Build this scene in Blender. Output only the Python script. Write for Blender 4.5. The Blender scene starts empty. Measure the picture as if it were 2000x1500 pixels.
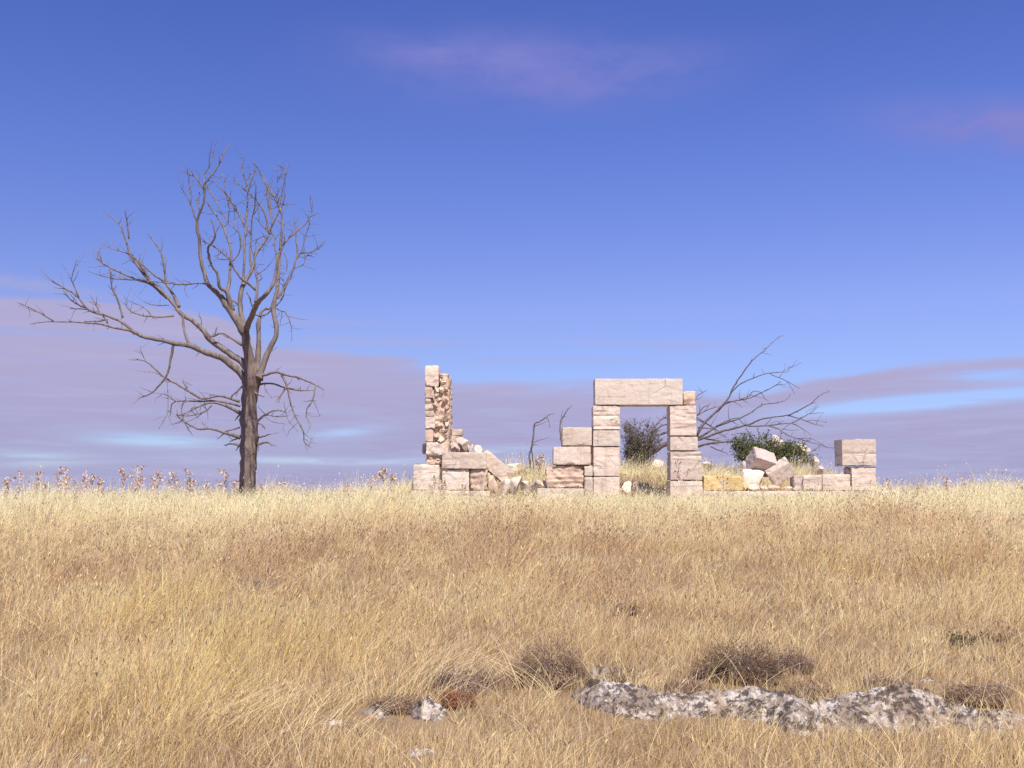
import bpy, math, random
import numpy as np
from mathutils import Vector, Matrix, noise as mn

# ------------------------------------------------------------------ camera, world, sun, exposure
scene = bpy.context.scene
COL = scene.collection
R = math.radians
F = 2144.0                      # focal length in photograph pixels (2000 wide)
EYE = 1.6
HOR = 985.0                     # photograph row of eye level
PITCH = math.atan((HOR - 750.0) / F)

cam_data = bpy.data.cameras.new('camera')
cam_data.sensor_width = 36.0
cam_data.lens = F / 2000.0 * 36.0
cam_data.clip_start = 0.05
cam_data.clip_end = 20000.0
cam = bpy.data.objects.new('camera', cam_data)
COL.objects.link(cam)
cam.location = (0, 0, EYE)
cam.rotation_euler = (R(90) + PITCH, 0, 0)
scene.camera = cam

SUN_EL = R(55)
SUN_AZ = R(180 - 20)            # measured from +Y towards +X: behind the camera, to the right

world = bpy.data.worlds.new('World')
scene.world = world
world.use_nodes = True
wn, wl = world.node_tree.nodes, world.node_tree.links
wn.clear()


class NT:
    """tiny helper to write math node chains"""
    def __init__(self, tree):
        self.n, self.l = tree.nodes, tree.links

    def new(self, t, **kw):
        nd = self.n.new(t)
        for k, v in kw.items():
            setattr(nd, k, v)
        return nd

    def put(self, sock, v):
        if isinstance(v, bpy.types.NodeSocket):
            self.l.new(v, sock)
        elif v is not None:
            sock.default_value = v

    def m(self, op, a, b=None, c=None, clamp=False):
        nd = self.new('ShaderNodeMath', operation=op, use_clamp=clamp)
        self.put(nd.inputs[0], a)
        if b is not None:
            self.put(nd.inputs[1], b)
        if c is not None:
            self.put(nd.inputs[2], c)
        return nd.outputs[0]

    def mix(self, fac, a, b, blend='MIX'):
        nd = self.new('ShaderNodeMix', data_type='RGBA', blend_type=blend)
        nd.clamp_factor = True
        self.put(nd.inputs['Factor'], fac)
        self.put(nd.inputs[6], a)
        self.put(nd.inputs[7], b)
        return nd.outputs[2]

    def smooth(self, v, lo, hi):
        nd = self.new('ShaderNodeMapRange', interpolation_type='SMOOTHSTEP')
        nd.inputs['To Min'].default_value = 0.0
        nd.inputs['To Max'].default_value = 1.0
        self.put(nd.inputs['Value'], v)
        self.put(nd.inputs['From Min'], lo)
        self.put(nd.inputs['From Max'], hi)
        return nd.outputs[0]

    def ramp(self, v, stops, interp='LINEAR'):
        nd = self.new('ShaderNodeValToRGB')
        cr = nd.color_ramp
        cr.interpolation = interp
        while len(cr.elements) < len(stops):
            cr.elements.new(0.5)
        for e, (p, c) in zip(cr.elements, stops):
            e.position = p
            e.color = (c[0], c[1], c[2], 1.0) if hasattr(c, '__len__') else (c, c, c, 1.0)
        self.put(nd.inputs[0], v)
        return nd.outputs[0]

    def noise(self, vec, scale, detail=3.0, rough=0.55, dist=0.0):
        nd = self.new('ShaderNodeTexNoise')
        self.put(nd.inputs['Vector'], vec)
        nd.inputs['Scale'].default_value = scale
        nd.inputs['Detail'].default_value = detail
        nd.inputs['Roughness'].default_value = rough
        nd.inputs['Distortion'].default_value = dist
        return nd.outputs[0]

    def vec(self, x, y, z):
        nd = self.new('ShaderNodeCombineXYZ')
        for i, v in enumerate((x, y, z)):
            self.put(nd.inputs[i], v)
        return nd.outputs[0]

    def mapping(self, vec, scale=(1, 1, 1), loc=(0, 0, 0)):
        nd = self.new('ShaderNodeMapping')
        self.put(nd.inputs['Vector'], vec)
        nd.inputs['Scale'].default_value = scale
        nd.inputs['Location'].default_value = loc
        return nd.outputs[0]


def srgb(r, g, b):
    f = lambda c: (c / 255 / 12.92) if c / 255 <= 0.04045 else ((c / 255 + 0.055) / 1.055) ** 2.4
    return (f(r), f(g), f(b))


SKY_STRENGTH = 0.1
EXPOSURE = 0.28
W = NT(world.node_tree)
sky = W.new('ShaderNodeTexSky')
sky.sky_type = 'NISHITA'
sky.sun_disc = False
sky.sun_elevation = SUN_EL
sky.sun_rotation = -SUN_AZ
sky.altitude = 900.0
sky.air_density = 1.0
sky.dust_density = 0.4
sky.ozone_density = 2.0
tc = W.new('ShaderNodeTexCoord')
sep = W.new('ShaderNodeSeparateXYZ')
wl.new(tc.outputs['Generated'], sep.inputs[0])
dx, dy, dz = sep.outputs
el = W.m('ARCSINE', dz)
az = W.m('ARCTAN2', dx, dy)                     # 0 straight ahead, positive to the right


def sky_dir(x, y):
    """azimuth and elevation of a photograph pixel"""
    cx, cy = (x - 1000) / F, (750 - y) / F
    d = Vector((cx, math.cos(PITCH) - cy * math.sin(PITCH), math.sin(PITCH) + cy * math.cos(PITCH))).normalized()
    return math.atan2(d.x, d.y), math.asin(d.z)


# the air of that day: a clear sky that is a deep violet-blue, paler low down
SKY_TINT = [(0.0, (0.78, 0.86, 1.20)), (0.05, (0.86, 0.88, 1.25)), (0.113, (1.07, 0.96, 1.43)), (0.197, (0.86, 0.89, 1.58)), (0.269, (0.72, 0.80, 1.56)), (1.0, (0.74, 0.78, 1.5))]
tint = W.ramp(W.m('MULTIPLY', el, 2.0 / math.pi), SKY_TINT)
tint = W.mix(1.0, tint, (*[2 ** -EXPOSURE] * 3, 1), 'MULTIPLY')
clear = W.mix(1.0, sky.outputs[0], tint, 'MULTIPLY')

# low bank of stratus: its upper edge as a function of the azimuth
edge_pts = [(-1500, 480), (-400, 555), (0, 574), (250, 590), (430, 612), (520, 668), (640, 676), (800, 700), (880, 735),
            (1020, 735), (1120, 742), (1250, 742), (1400, 768), (1500, 762), (1580, 738), (1700, 716), (1850, 700),
            (2000, 697), (2400, 670), (3500, 580)]
edge_dir = sorted(sky_dir(x, y) for x, y in edge_pts)
A0, A1 = edge_dir[0][0], edge_dir[-1][0]
EMAX = 0.25
azn = W.m('DIVIDE', W.m('SUBTRACT', az, A0), A1 - A0, clamp=True)
edge = W.m('MULTIPLY', W.ramp(azn, [((a_ - A0) / (A1 - A0), e_ / EMAX) for a_, e_ in edge_dir], 'LINEAR'), EMAX)
flat = W.vec(W.m('MULTIPLY', az, 3.0), W.m('MULTIPLY', el, 26.0), 0.0)
n1 = W.noise(flat, 2.0, 5.0, 0.55, 0.4)
n2 = W.noise(W.vec(W.m('MULTIPLY', az, 6.0), W.m('MULTIPLY', el, 70.0), 3.7), 1.6, 4.0, 0.6, 0.6)
n3 = W.noise(W.vec(W.m('MULTIPLY', az, 9.0), W.m('MULTIPLY', el, 22.0), 8.1), 1.5, 4.0, 0.6, 0.3)
depth_in = W.m('SUBTRACT', W.m('ADD', edge, W.m('MULTIPLY', W.m('SUBTRACT', n1, 0.5), 0.020)), el)
bank = W.smooth(depth_in, -0.002, 0.008)


def blob(x, y, rx, ry, tilt=0.0):
    ax, ey = sky_dir(x, y)
    a = W.m('DIVIDE', W.m('SUBTRACT', az, ax), rx / F)
    e0 = W.m('SUBTRACT', el, ey)
    if tilt:
        e0 = W.m('ADD', e0, W.m('MULTIPLY', W.m('SUBTRACT', az, ax), tilt))
    e = W.m('DIVIDE', e0, ry / F)
    d2 = W.m('ADD', W.m('MULTIPLY', a, a), W.m('MULTIPLY', e, e))
    return W.m('POWER', 2.718, W.m('MULTIPLY', d2, -1.0))


def total(items):
    t = items[0]
    for i in items[1:]:
        t = W.m('ADD', t, i)
    return t


# gaps of blue in the bank
gaps = total([blob(310, 862, 120, 14, 0.04), blob(60, 895, 110, 16), blob(670, 845, 80, 14, -0.12), blob(1840, 782, 220, 14, -0.07),
              blob(960, 722, 160, 14), blob(1180, 760, 130, 10), blob(1000, 882, 120, 10), blob(640, 900, 300, 9), blob(1960, 730, 90, 10),
              blob(300, 668, 120, 8, 0.05), blob(100, 650, 120, 7)])
gaps = W.m('MULTIPLY', gaps, W.smooth(n2, 0.30, 0.62))
gaps = W.m('ADD', gaps, total([blob(1830, 783, 260, 13, -0.06), W.m('MULTIPLY', blob(1690, 790, 120, 10, -0.1), 0.6), W.m('MULTIPLY', blob(300, 860, 120, 13, 0.03), 0.5), W.m('MULTIPLY', blob(1975, 735, 90, 12, 0.05), 0.7)]))
streak = W.m('ADD', 0.82, W.m('MULTIPLY', W.smooth(n2, 0.28, 0.66), 0.16))
bank = W.m('MULTIPLY', W.m('MULTIPLY', bank, streak), W.m('SUBTRACT', 1.0, W.m('MULTIPLY', gaps, 0.85)), clamp=True)
# thin high veils
high_veils = total([W.m('MULTIPLY', blob(1000, 130, 260, 62), 1.0), W.m('MULTIPLY', blob(1240, 150, 190, 44, -0.1), 0.6), W.m('MULTIPLY', blob(830, 110, 150, 34, 0.1), 0.5),
                    W.m('MULTIPLY', blob(1990, 248, 200, 40, 0.16), 1.7)])
high_veils = W.m('MULTIPLY', W.m('MULTIPLY', high_veils, W.smooth(n3, 0.05, 0.75)), 0.85, clamp=True)
low_veils = total([W.m('MULTIPLY', blob(60, 556, 150, 12, 0.1), 0.8), W.m('MULTIPLY', blob(640, 630, 130, 10), 0.5), W.m('MULTIPLY', blob(1290, 672, 170, 9, 0.05), 0.5),
                   W.m('MULTIPLY', blob(760, 668, 200, 12), 0.6), W.m('MULTIPLY', blob(1060, 705, 200, 9), 0.4)])
low_veils = W.m('MULTIPLY', W.m('MULTIPLY', low_veils, W.smooth(n3, 0.10, 0.72)), 0.8, clamp=True)
k = 1.0 / SKY_STRENGTH / 2 ** EXPOSURE
lowc = tuple(c * k for c in srgb(166, 162, 203))
highc = tuple(c * k for c in srgb(180, 172, 208))
cloud_col = W.mix(W.smooth(el, 0.0, 0.16), (*lowc, 1), (*highc, 1))
litc = tuple(c * k for c in srgb(186, 182, 220))
n4 = W.noise(W.vec(W.m('MULTIPLY', az, 4.0), W.m('MULTIPLY', el, 60.0), 5.5), 2.2, 5.0, 0.6, 0.5)
cloud_col = W.mix(W.m('MULTIPLY', W.smooth(n4, 0.45, 0.75), 0.5), cloud_col, (*litc, 1))
veil_col = tuple(c * k for c in srgb(132, 134, 208))
c1 = W.mix(high_veils, clear, (*veil_col, 1))
c1 = W.mix(low_veils, c1, cloud_col)
c2 = W.mix(bank, c1, cloud_col)
bg = W.new('ShaderNodeBackground')
bg.inputs['Strength'].default_value = SKY_STRENGTH
wl.new(c2, bg.inputs['Color'])
wout = W.new('ShaderNodeOutputWorld')
wl.new(bg.outputs[0], wout.inputs['Surface'])

sun_data = bpy.data.lights.new('sun', 'SUN')
sun_data.energy = 4.9
sun_data.angle = R(0.53)
sun_data.color = (1.0, 0.92, 0.80)
sun = bpy.data.objects.new('sun', sun_data)
COL.objects.link(sun)
to_sun = Vector((math.sin(SUN_AZ) * math.cos(SUN_EL), math.cos(SUN_AZ) * math.cos(SUN_EL), math.sin(SUN_EL)))
sun.rotation_euler = to_sun.to_track_quat('Z', 'Y').to_euler()
sun.location = (10, -20, 30)

scene.view_settings.view_transform = 'Standard'
scene.view_settings.look = 'None'
scene.view_settings.gamma = 1.0
scene.view_settings.exposure = EXPOSURE
scene.view_settings.use_curve_mapping = False
scene.cycles.use_denoising = False
scene.cycles.max_bounces = 6
scene.cycles.diffuse_bounces = 3
scene.cycles.transparent_max_bounces = 4

# ------------------------------------------------------------------ geometry helpers
rng = np.random.default_rng(7)
rnd = random.Random(11)
CP, SP = math.cos(PITCH), math.sin(PITCH)


def ray(px, py):
    cx, cy = (px - 1000) / F, (750 - py) / F
    return Vector((cx, CP - cy * SP, SP + cy * CP))


def P(px, py, Y):
    """the point of the place that lies at depth Y in the direction of a photograph pixel"""
    d = ray(px, py)
    t = Y / d.y
    return Vector((d.x * t, Y, EYE + d.z * t))


_tab = rng.random((256, 256))


def vnoise(x, y):
    x = np.asarray(x, float); y = np.asarray(y, float)
    xi = np.floor(x).astype(int); yi = np.floor(y).astype(int)
    fx = x - xi; fy = y - yi
    fx = fx * fx * (3 - 2 * fx); fy = fy * fy * (3 - 2 * fy)
    a = _tab[xi & 255, yi & 255]; b = _tab[(xi + 1) & 255, yi & 255]
    c = _tab[xi & 255, (yi + 1) & 255]; d = _tab[(xi + 1) & 255, (yi + 1) & 255]
    return (a * (1 - fx) + b * fx) * (1 - fy) + (c * (1 - fx) + d * fx) * fy


def fbm(x, y, s, octv=3):
    v = 0; a = 1; t = 0
    for i in range(octv):
        v = v + a * vnoise(x * s + 17.3 * i, y * s - 9.1 * i); t += a; a *= 0.5; s *= 2.1
    return v / t


def sstep(v, lo, hi):
    t = np.clip((v - lo) / (hi - lo), 0, 1)
    return t * t * (3 - 2 * t)


def gh(x, y):
    """height of the ground"""
    x = np.asarray(x, float); y = np.asarray(y, float)
    s, back, w = 0.067, 0.085, 1.5
    q = np.clip((y - 27.0) / w, -40, 40)
    sp = np.where(y - 27 > 40 * w, (y - 27) / w, np.log1p(np.exp(q)))
    z = s * y - (s + back) * w * sp
    z = np.where(y > 60, np.maximum(z, -3.5 - 0.0006 * (y - 60)), z)
    near = 1 - sstep(np.hypot(x, y - 15), 40, 80)
    z = z + 0.008 * np.clip(x, -20, 20) * sstep(y, 8, 24) * near
    z = z + (fbm(x, y, 0.35, 3) - 0.5) * 0.22 * near * sstep(y, 3, 9) * (1 - 0.6 * sstep(y, 18, 23))
    z = z + (fbm(x + 40, y, 1.5, 2) - 0.5) * 0.07 * near
    m = sstep(x, -2.2, -0.3) * (1 - sstep(x, 7.7, 9.3)) * sstep(y, 25.9, 27.8) * (1 - sstep(y, 31, 35))
    z = z + m * (0.66 + 0.35 * (fbm(x, y + 70, 0.9, 2) - 0.5))
    z = z + 0.30 * np.exp(-((x + 2.45) / 0.7) ** 2 - ((y - 26.0) / 0.9) ** 2)
    return z


_gc = {}


def G(px, py):
    """where the sight line through a photograph pixel meets the ground"""
    if (px, py) in _gc:
        return _gc[(px, py)].copy()
    d = ray(px, py)
    ts = np.arange(2.0, 60.0, 0.1)
    below = EYE + d.z * ts <= gh(d.x * ts, d.y * ts)
    i = int(np.argmax(below)) if below.any() else len(ts) - 1
    ts = np.linspace(ts[max(i - 1, 0)], ts[i], 24)
    below = EYE + d.z * ts <= gh(d.x * ts, d.y * ts)
    t = float(ts[int(np.argmax(below))]) if below.any() else float(ts[-1])
    _gc[(px, py)] = Vector((d.x * t, d.y * t, EYE + d.z * t))
    return _gc[(px, py)].copy()


ROOTLOC = {}


def link(o, parent=None):
    COL.objects.link(o)
    if parent is not None:
        o.parent = parent
    return o


def root_of(o):
    while o.parent is not None:
        o = o.parent
    return o


def mesh_obj(name, verts, faces, mat, parent=None, smooth=True, origin=None):
    """one mesh object; verts are given in world space"""
    if parent is not None:
        off = Vector(ROOTLOC[root_of(parent).name])
    else:
        off = Vector(origin) if origin is not None else Vector((0, 0, 0))
    v = np.asarray([tuple(p) for p in verts] if not isinstance(verts, np.ndarray) else verts, float) - np.array(off)
    me = bpy.data.meshes.new(name)
    me.from_pydata(v.tolist(), [], faces if isinstance(faces, list) else faces.tolist())
    if smooth:
        me.shade_smooth()
        if smooth == 'crisp':
            me.set_sharp_from_angle(angle=R(34))
    me.materials.append(mat)
    me.update()
    o = bpy.data.objects.new(name, me)
    link(o, parent)
    if parent is None:
        o.location = off
        ROOTLOC[o.name] = tuple(off)
    return o


def thing(name, label, cat, loc, group=None):
    o = bpy.data.objects.new(name, None)
    o.empty_display_size = 0.2
    COL.objects.link(o)
    o.location = loc
    ROOTLOC[o.name] = tuple(loc)
    return tag(o, label, cat, group)


def tag(o, label, cat, group=None, kind=None):
    o['label'] = label
    if cat:
        o['category'] = cat
    if group:
        o['group'] = group
    if kind:
        o['kind'] = kind
    return o


# ------------------------------------------------------------------ materials
def new_mat(name):
    m = bpy.data.materials.new(name)
    m.use_nodes = True
    m.node_tree.nodes.clear()
    T = NT(m.node_tree)
    out = T.new('ShaderNodeOutputMaterial')
    return m, T, out


def finish(T, out, col, rough=0.9, bump=None, bump_strength=0.5, bump_dist=0.02, spec=0.2, extra=None):
    b = T.new('ShaderNodeBsdfPrincipled')
    T.put(b.inputs['Base Color'], col)
    T.put(b.inputs['Roughness'], rough)
    b.inputs['Specular IOR Level'].default_value = spec
    if bump is not None:
        bp = T.new('ShaderNodeBump')
        bp.inputs['Strength'].default_value = bump_strength
        bp.inputs['Distance'].default_value = bump_dist
        T.put(bp.inputs['Height'], bump)
        T.l.new(bp.outputs[0], b.inputs['Normal'])
    T.l.new(b.outputs[0], out.inputs['Surface'])
    return b


def pos_vec(T):
    return T.new('ShaderNodeNewGeometry').outputs['Position']


def stone_mat(name, base, pale, dark, warm, grey=0.35, strata=0.55):
    m, T, out = new_mat(name)
    g = pos_vec(T)
    oi = T.new('ShaderNodeObjectInfo')
    off = T.new('ShaderNodeVectorMath', operation='ADD')
    T.l.new(g, off.inputs[0])
    T.l.new(T.vec(T.m('MULTIPLY', oi.outputs['Random'], 31.0), 0.0, T.m('MULTIPLY', oi.outputs['Random'], 17.0)), off.inputs[1])
    v = off.outputs[0]
    big = T.noise(v, 1.6, 4, 0.6)
    mid = T.noise(v, 6.0, 5, 0.62, 0.4)
    fine = T.noise(v, 38.0, 4, 0.65)
    lay = T.noise(T.mapping(v, (0.8, 0.8, 8.0)), 1.0, 5, 0.6, 1.6)
    c = T.mix(T.smooth(big, 0.35, 0.68), (*base, 1), (*pale, 1))
    c = T.mix(T.m('MULTIPLY', T.smooth(mid, 0.52, 0.72), 0.55), c, (*warm, 1))
    c = T.mix(T.m('MULTIPLY', T.m('MULTIPLY', T.smooth(lay, 0.58, 0.64), T.smooth(lay, 0.74, 0.66)), strata), c, (*dark, 1))
    gm = T.noise(T.mapping(v, (1, 1, 1), (5, 3, 9)), 2.4, 4, 0.65)
    c = T.mix(T.m('MULTIPLY', T.smooth(gm, 0.54, 0.70), grey), c, (0.33, 0.29, 0.27, 1))
    run = T.noise(T.mapping(v, (7.0, 7.0, 0.9)), 1.0, 4, 0.6, 0.6)
    c = T.mix(T.m('MULTIPLY', T.smooth(run, 0.54, 0.72), 0.38), c, (0.36, 0.28, 0.22, 1))
    crk = T.new('ShaderNodeTexVoronoi', feature='DISTANCE_TO_EDGE')
    T.put(crk.inputs['Vector'], T.mapping(v, (1.0, 1.0, 1.6)))
    crk.inputs['Scale'].default_value = 1.25
    cr = T.m('MULTIPLY', T.smooth(crk.outputs['Distance'], 0.03, 0.006), T.smooth(big, 0.46, 0.56))
    c = T.mix(T.m('MULTIPLY', cr, 0.36), c, (*[d * 0.5 for d in dark], 1))
    pit = T.smooth(T.noise(v, 15.0, 5, 0.7), 0.62, 0.72)
    c = T.mix(T.m('MULTIPLY', pit, 0.55), c, (*[d * 0.45 for d in dark], 1))
    tone = T.m('ADD', 0.86, T.m('MULTIPLY', oi.outputs['Random'], 0.24))
    c = T.mix(1.0, c, T.vec(tone, tone, tone), 'MULTIPLY')
    c = T.mix(T.m('MULTIPLY', T.m('SUBTRACT', fine, 0.5), 0.5), c, (1, 1, 1, 1), 'OVERLAY')
    h = T.m('ADD', T.m('MULTIPLY', fine, 0.3), T.m('ADD', T.m('MULTIPLY', mid, 0.8), T.m('MULTIPLY', lay, 0.3)))
    h = T.m('SUBTRACT', h, T.m('MULTIPLY', pit, 0.6))
    finish(T, out, c, 0.92, h, 0.55, 0.03)
    return m


M = {}
M['stone'] = stone_mat('limestone', (0.66, 0.54, 0.435), (0.77, 0.665, 0.55), (0.36, 0.25, 0.19), (0.64, 0.46, 0.33), 0.45, 0.7)
M['lintel'] = stone_mat('pale_limestone', (0.72, 0.615, 0.50), (0.77, 0.68, 0.575), (0.45, 0.33, 0.25), (0.66, 0.47, 0.35), 0.25, 0.5)
M['layered'] = stone_mat('layered_limestone', (0.65, 0.535, 0.435), (0.73, 0.625, 0.52), (0.32, 0.22, 0.17), (0.64, 0.46, 0.36), 0.12, 0.8)
M['rubble'] = stone_mat('rubble_stone', (0.62, 0.46, 0.34), (0.72, 0.57, 0.44), (0.36, 0.23, 0.16), (0.56, 0.33, 0.22), 0.25, 0.35)
M['yellow'] = stone_mat('yellow_stone', (0.66, 0.47, 0.20), (0.72, 0.55, 0.28), (0.48, 0.31, 0.11), (0.68, 0.45, 0.17), 0.05, 0.35)
M['grey_stone'] = stone_mat('grey_limestone', (0.50, 0.40, 0.36), (0.60, 0.50, 0.44), (0.26, 0.20, 0.18), (0.50, 0.36, 0.29), 0.75, 0.4)
M['mortar'] = stone_mat('earth_mortar', (0.58, 0.43, 0.31), (0.66, 0.51, 0.38), (0.28, 0.18, 0.12), (0.46, 0.28, 0.18), 0.15, 0.2)


def lichen_mat():
    m, T, out = new_mat('lichened_rock')
    g = pos_vec(T)
    a = T.noise(g, 9.0, 5, 0.7, 0.2)
    b = T.noise(T.mapping(g, (1, 1, 1), (4, 8, 2)), 38.0, 5, 0.72, 0.15)
    c2_ = T.noise(T.mapping(g, (1, 1, 1), (9, 1, 5)), 60.0, 4, 0.7)
    d = T.noise(T.mapping(g, (1, 1, 1), (1, 2, 3)), 4.0, 3, 0.6)
    c = T.mix(T.smooth(a, 0.38, 0.62), (0.27, 0.21, 0.165, 1), (0.42, 0.35, 0.29, 1))
    c = T.mix(T.m('MULTIPLY', T.smooth(d, 0.5, 0.66), 0.5), c, (0.40, 0.29, 0.19, 1))
    white = T.smooth(T.m('ADD', T.m('MULTIPLY', b, 0.45), T.m('MULTIPLY', a, 0.55)), 0.50, 0.56)
    c = T.mix(T.m('MULTIPLY', white, 0.8), c, (0.62, 0.565, 0.51, 1))
    black = T.smooth(T.m('ADD', T.m('MULTIPLY', T.noise(T.mapping(g, (1, 1, 1), (7, 7, 1)), 20.0, 6, 0.75, 0.25), 0.75), T.m('MULTIPLY', T.noise(T.mapping(g, (1, 1, 1), (3, 9, 6)), 5.0, 3, 0.6), 0.25)), 0.485, 0.54)
    c = T.mix(T.m('MULTIPLY', black, 0.88), c, (0.06, 0.045, 0.036, 1))
    h = T.m('ADD', T.m('MULTIPLY', b, 0.7), T.m('MULTIPLY', c2_, 0.4))
    finish(T, out, c, 0.95, h, 0.8, 0.02)
    return m


M['lichen'] = lichen_mat()


def bark_mat(name, c0, c1, c2v):
    m, T, out = new_mat(name)
    g = pos_vec(T)
    a = T.noise(T.mapping(g, (14, 14, 2.2)), 1.0, 5, 0.65, 0.4)
    b = T.noise(g, 3.0, 3, 0.6)
    c = T.mix(T.smooth(a, 0.35, 0.65), (*c0, 1), (*c1, 1))
    c = T.mix(T.m('MULTIPLY', T.smooth(b, 0.5, 0.7), 0.6), c, (*c2v, 1))
    finish(T, out, c, 0.85, a, 0.7, 0.02)
    return m


M['bark'] = bark_mat('dead_bark', (0.13, 0.095, 0.078), (0.25, 0.195, 0.165), (0.19, 0.148, 0.125))
M['bare_wood'] = bark_mat('bare_wood', (0.14, 0.113, 0.10), (0.265, 0.22, 0.20), (0.20, 0.165, 0.15))
M['dark_bark'] = bark_mat('dark_dead_wood', (0.12, 0.095, 0.09), (0.22, 0.175, 0.165), (0.17, 0.135, 0.13))


def plain_mat(name, col, var=0.25, scale=8.0, rough=0.85, translucent=0.0):
    m, T, out = new_mat(name)
    g = pos_vec(T)
    n = T.noise(g, scale, 3, 0.6)
    c = T.mix(n, (*[x * (1 - var) for x in col], 1), (*[min(1, x * (1 + var)) for x in col], 1))
    b = finish(T, out, c, rough)
    if translucent:
        tr = T.new('ShaderNodeBsdfTranslucent')
        T.put(tr.inputs['Color'], c)
        mx = T.new('ShaderNodeMixShader')
        mx.inputs[0].default_value = translucent
        T.l.new(b.outputs[0], mx.inputs[1])
        T.l.new(tr.outputs[0], mx.inputs[2])
        T.l.new(mx.outputs[0], out.inputs['Surface'])
    return m


def tint_mat(name, translucent=0.25, rough=0.75):
    """colour of each blade, stalk or leaf comes with the blade"""
    m, T, out = new_mat(name)
    at = T.new('ShaderNodeAttribute', attribute_name='tint')
    b = T.new('ShaderNodeBsdfPrincipled')
    T.l.new(at.outputs['Color'], b.inputs['Base Color'])
    b.inputs['Roughness'].default_value = rough
    b.inputs['Specular IOR Level'].default_value = 0.15
    tr = T.new('ShaderNodeBsdfTranslucent')
    T.l.new(at.outputs['Color'], tr.inputs['Color'])
    mx = T.new('ShaderNodeMixShader')
    mx.inputs[0].default_value = translucent
    T.l.new(b.outputs[0], mx.inputs[1])
    T.l.new(tr.outputs[0], mx.inputs[2])
    T.l.new(mx.outputs[0], out.inputs['Surface'])
    return m


M['grass'] = tint_mat('dry_grass_blades', 0.3)
M['leaf'] = tint_mat('shrub_leaves', 0.25)
M['twig_tint'] = tint_mat('fine_dry_twigs', 0.1)
M['thistle_stem'] = plain_mat('dry_thistle_stem', (0.70, 0.54, 0.46), 0.25, 30)
M['thistle_leaf'] = plain_mat('dry_thistle_leaf', (0.76, 0.62, 0.53), 0.25, 20, translucent=0.25)
M['thistle_head'] = plain_mat('dry_thistle_head', (0.42, 0.25, 0.15), 0.4, 25)


def soil_mat():
    m, T, out = new_mat('dry_soil_and_thatch')
    g = pos_vec(T)
    a = T.noise(g, 0.8, 4, 0.6)
    b = T.noise(g, 14.0, 5, 0.7)
    fib = T.noise(T.mapping(g, (60, 9, 1)), 1.0, 3, 0.7, 1.5)
    c = T.mix(T.smooth(a, 0.35, 0.65), (0.25, 0.165, 0.09, 1), (0.30, 0.205, 0.115, 1))
    c = T.mix(T.m('MULTIPLY', T.smooth(fib, 0.45, 0.7), 0.5), c, (0.42, 0.30, 0.16, 1))
    c = T.mix(T.m('MULTIPLY', T.smooth(b, 0.55, 0.7), 0.5), c, (0.15, 0.095, 0.055, 1))
    finish(T, out, c, 0.95, b, 0.8, 0.03)
    return m


M['soil'] = soil_mat()

# ------------------------------------------------------------------ the ground
def axis(lo, hi, fine_lo, fine_hi, step):
    a = list(np.arange(fine_lo, fine_hi + 1e-6, step))
    d, v = step, fine_hi
    while v < hi:
        d *= 1.35; v += d; a.append(min(v, hi))
    d, v = step, fine_lo
    while v > lo:
        d *= 1.35; v -= d; a.insert(0, max(v, lo))
    return np.array(a)


gx = axis(-4000, 4000, -16, 18, 0.2)
gy = axis(-400, 6000, 0, 40, 0.2)
XX, YY = np.meshgrid(gx, gy)
ZZ = gh(XX, YY)
gv = np.stack([XX.ravel(), YY.ravel(), ZZ.ravel()], 1)
nx, ny = len(gx), len(gy)
ii = np.arange((ny - 1) * (nx - 1))
r0 = ii // (nx - 1) * nx + ii % (nx - 1)
gf = np.stack([r0, r0 + 1, r0 + nx + 1, r0 + nx], 1)
ground = mesh_obj('ground', gv, gf, M['soil'])
tag(ground, 'dry earth slope under the grass', None, kind='structure')

# ------------------------------------------------------------------ stone blocks
def box_grid(w, d, h, step):
    """closed surface of a box centred on the origin, split into a grid"""
    n = [max(2, int(round(s / step))) for s in (w, d, h)]
    idx, verts, faces = {}, [], []

    def vid(i, j, k_):
        key = (i, j, k_)
        if key not in idx:
            idx[key] = len(verts)
            verts.append(((i / n[0] - 0.5) * w, (j / n[1] - 0.5) * d, (k_ / n[2] - 0.5) * h))
        return idx[key]
    for i in range(n[0]):
        for j in range(n[1]):
            faces.append((vid(i, j, 0), vid(i, j + 1, 0), vid(i + 1, j + 1, 0), vid(i + 1, j, 0)))
            faces.append((vid(i, j, n[2]), vid(i + 1, j, n[2]), vid(i + 1, j + 1, n[2]), vid(i, j + 1, n[2])))
    for i in range(n[0]):
        for k_ in range(n[2]):
            faces.append((vid(i, 0, k_), vid(i + 1, 0, k_), vid(i + 1, 0, k_ + 1), vid(i, 0, k_ + 1)))
            faces.append((vid(i, n[1], k_), vid(i, n[1], k_ + 1), vid(i + 1, n[1], k_ + 1), vid(i + 1, n[1], k_)))
    for j in range(n[1]):
        for k_ in range(n[2]):
            faces.append((vid(0, j, k_), vid(0, j, k_ + 1), vid(0, j + 1, k_ + 1), vid(0, j + 1, k_)))
            faces.append((vid(n[0], j, k_), vid(n[0], j + 1, k_), vid(n[0], j + 1, k_ + 1), vid(n[0], j, k_ + 1)))
    return verts, faces


SEED = [0]


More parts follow.
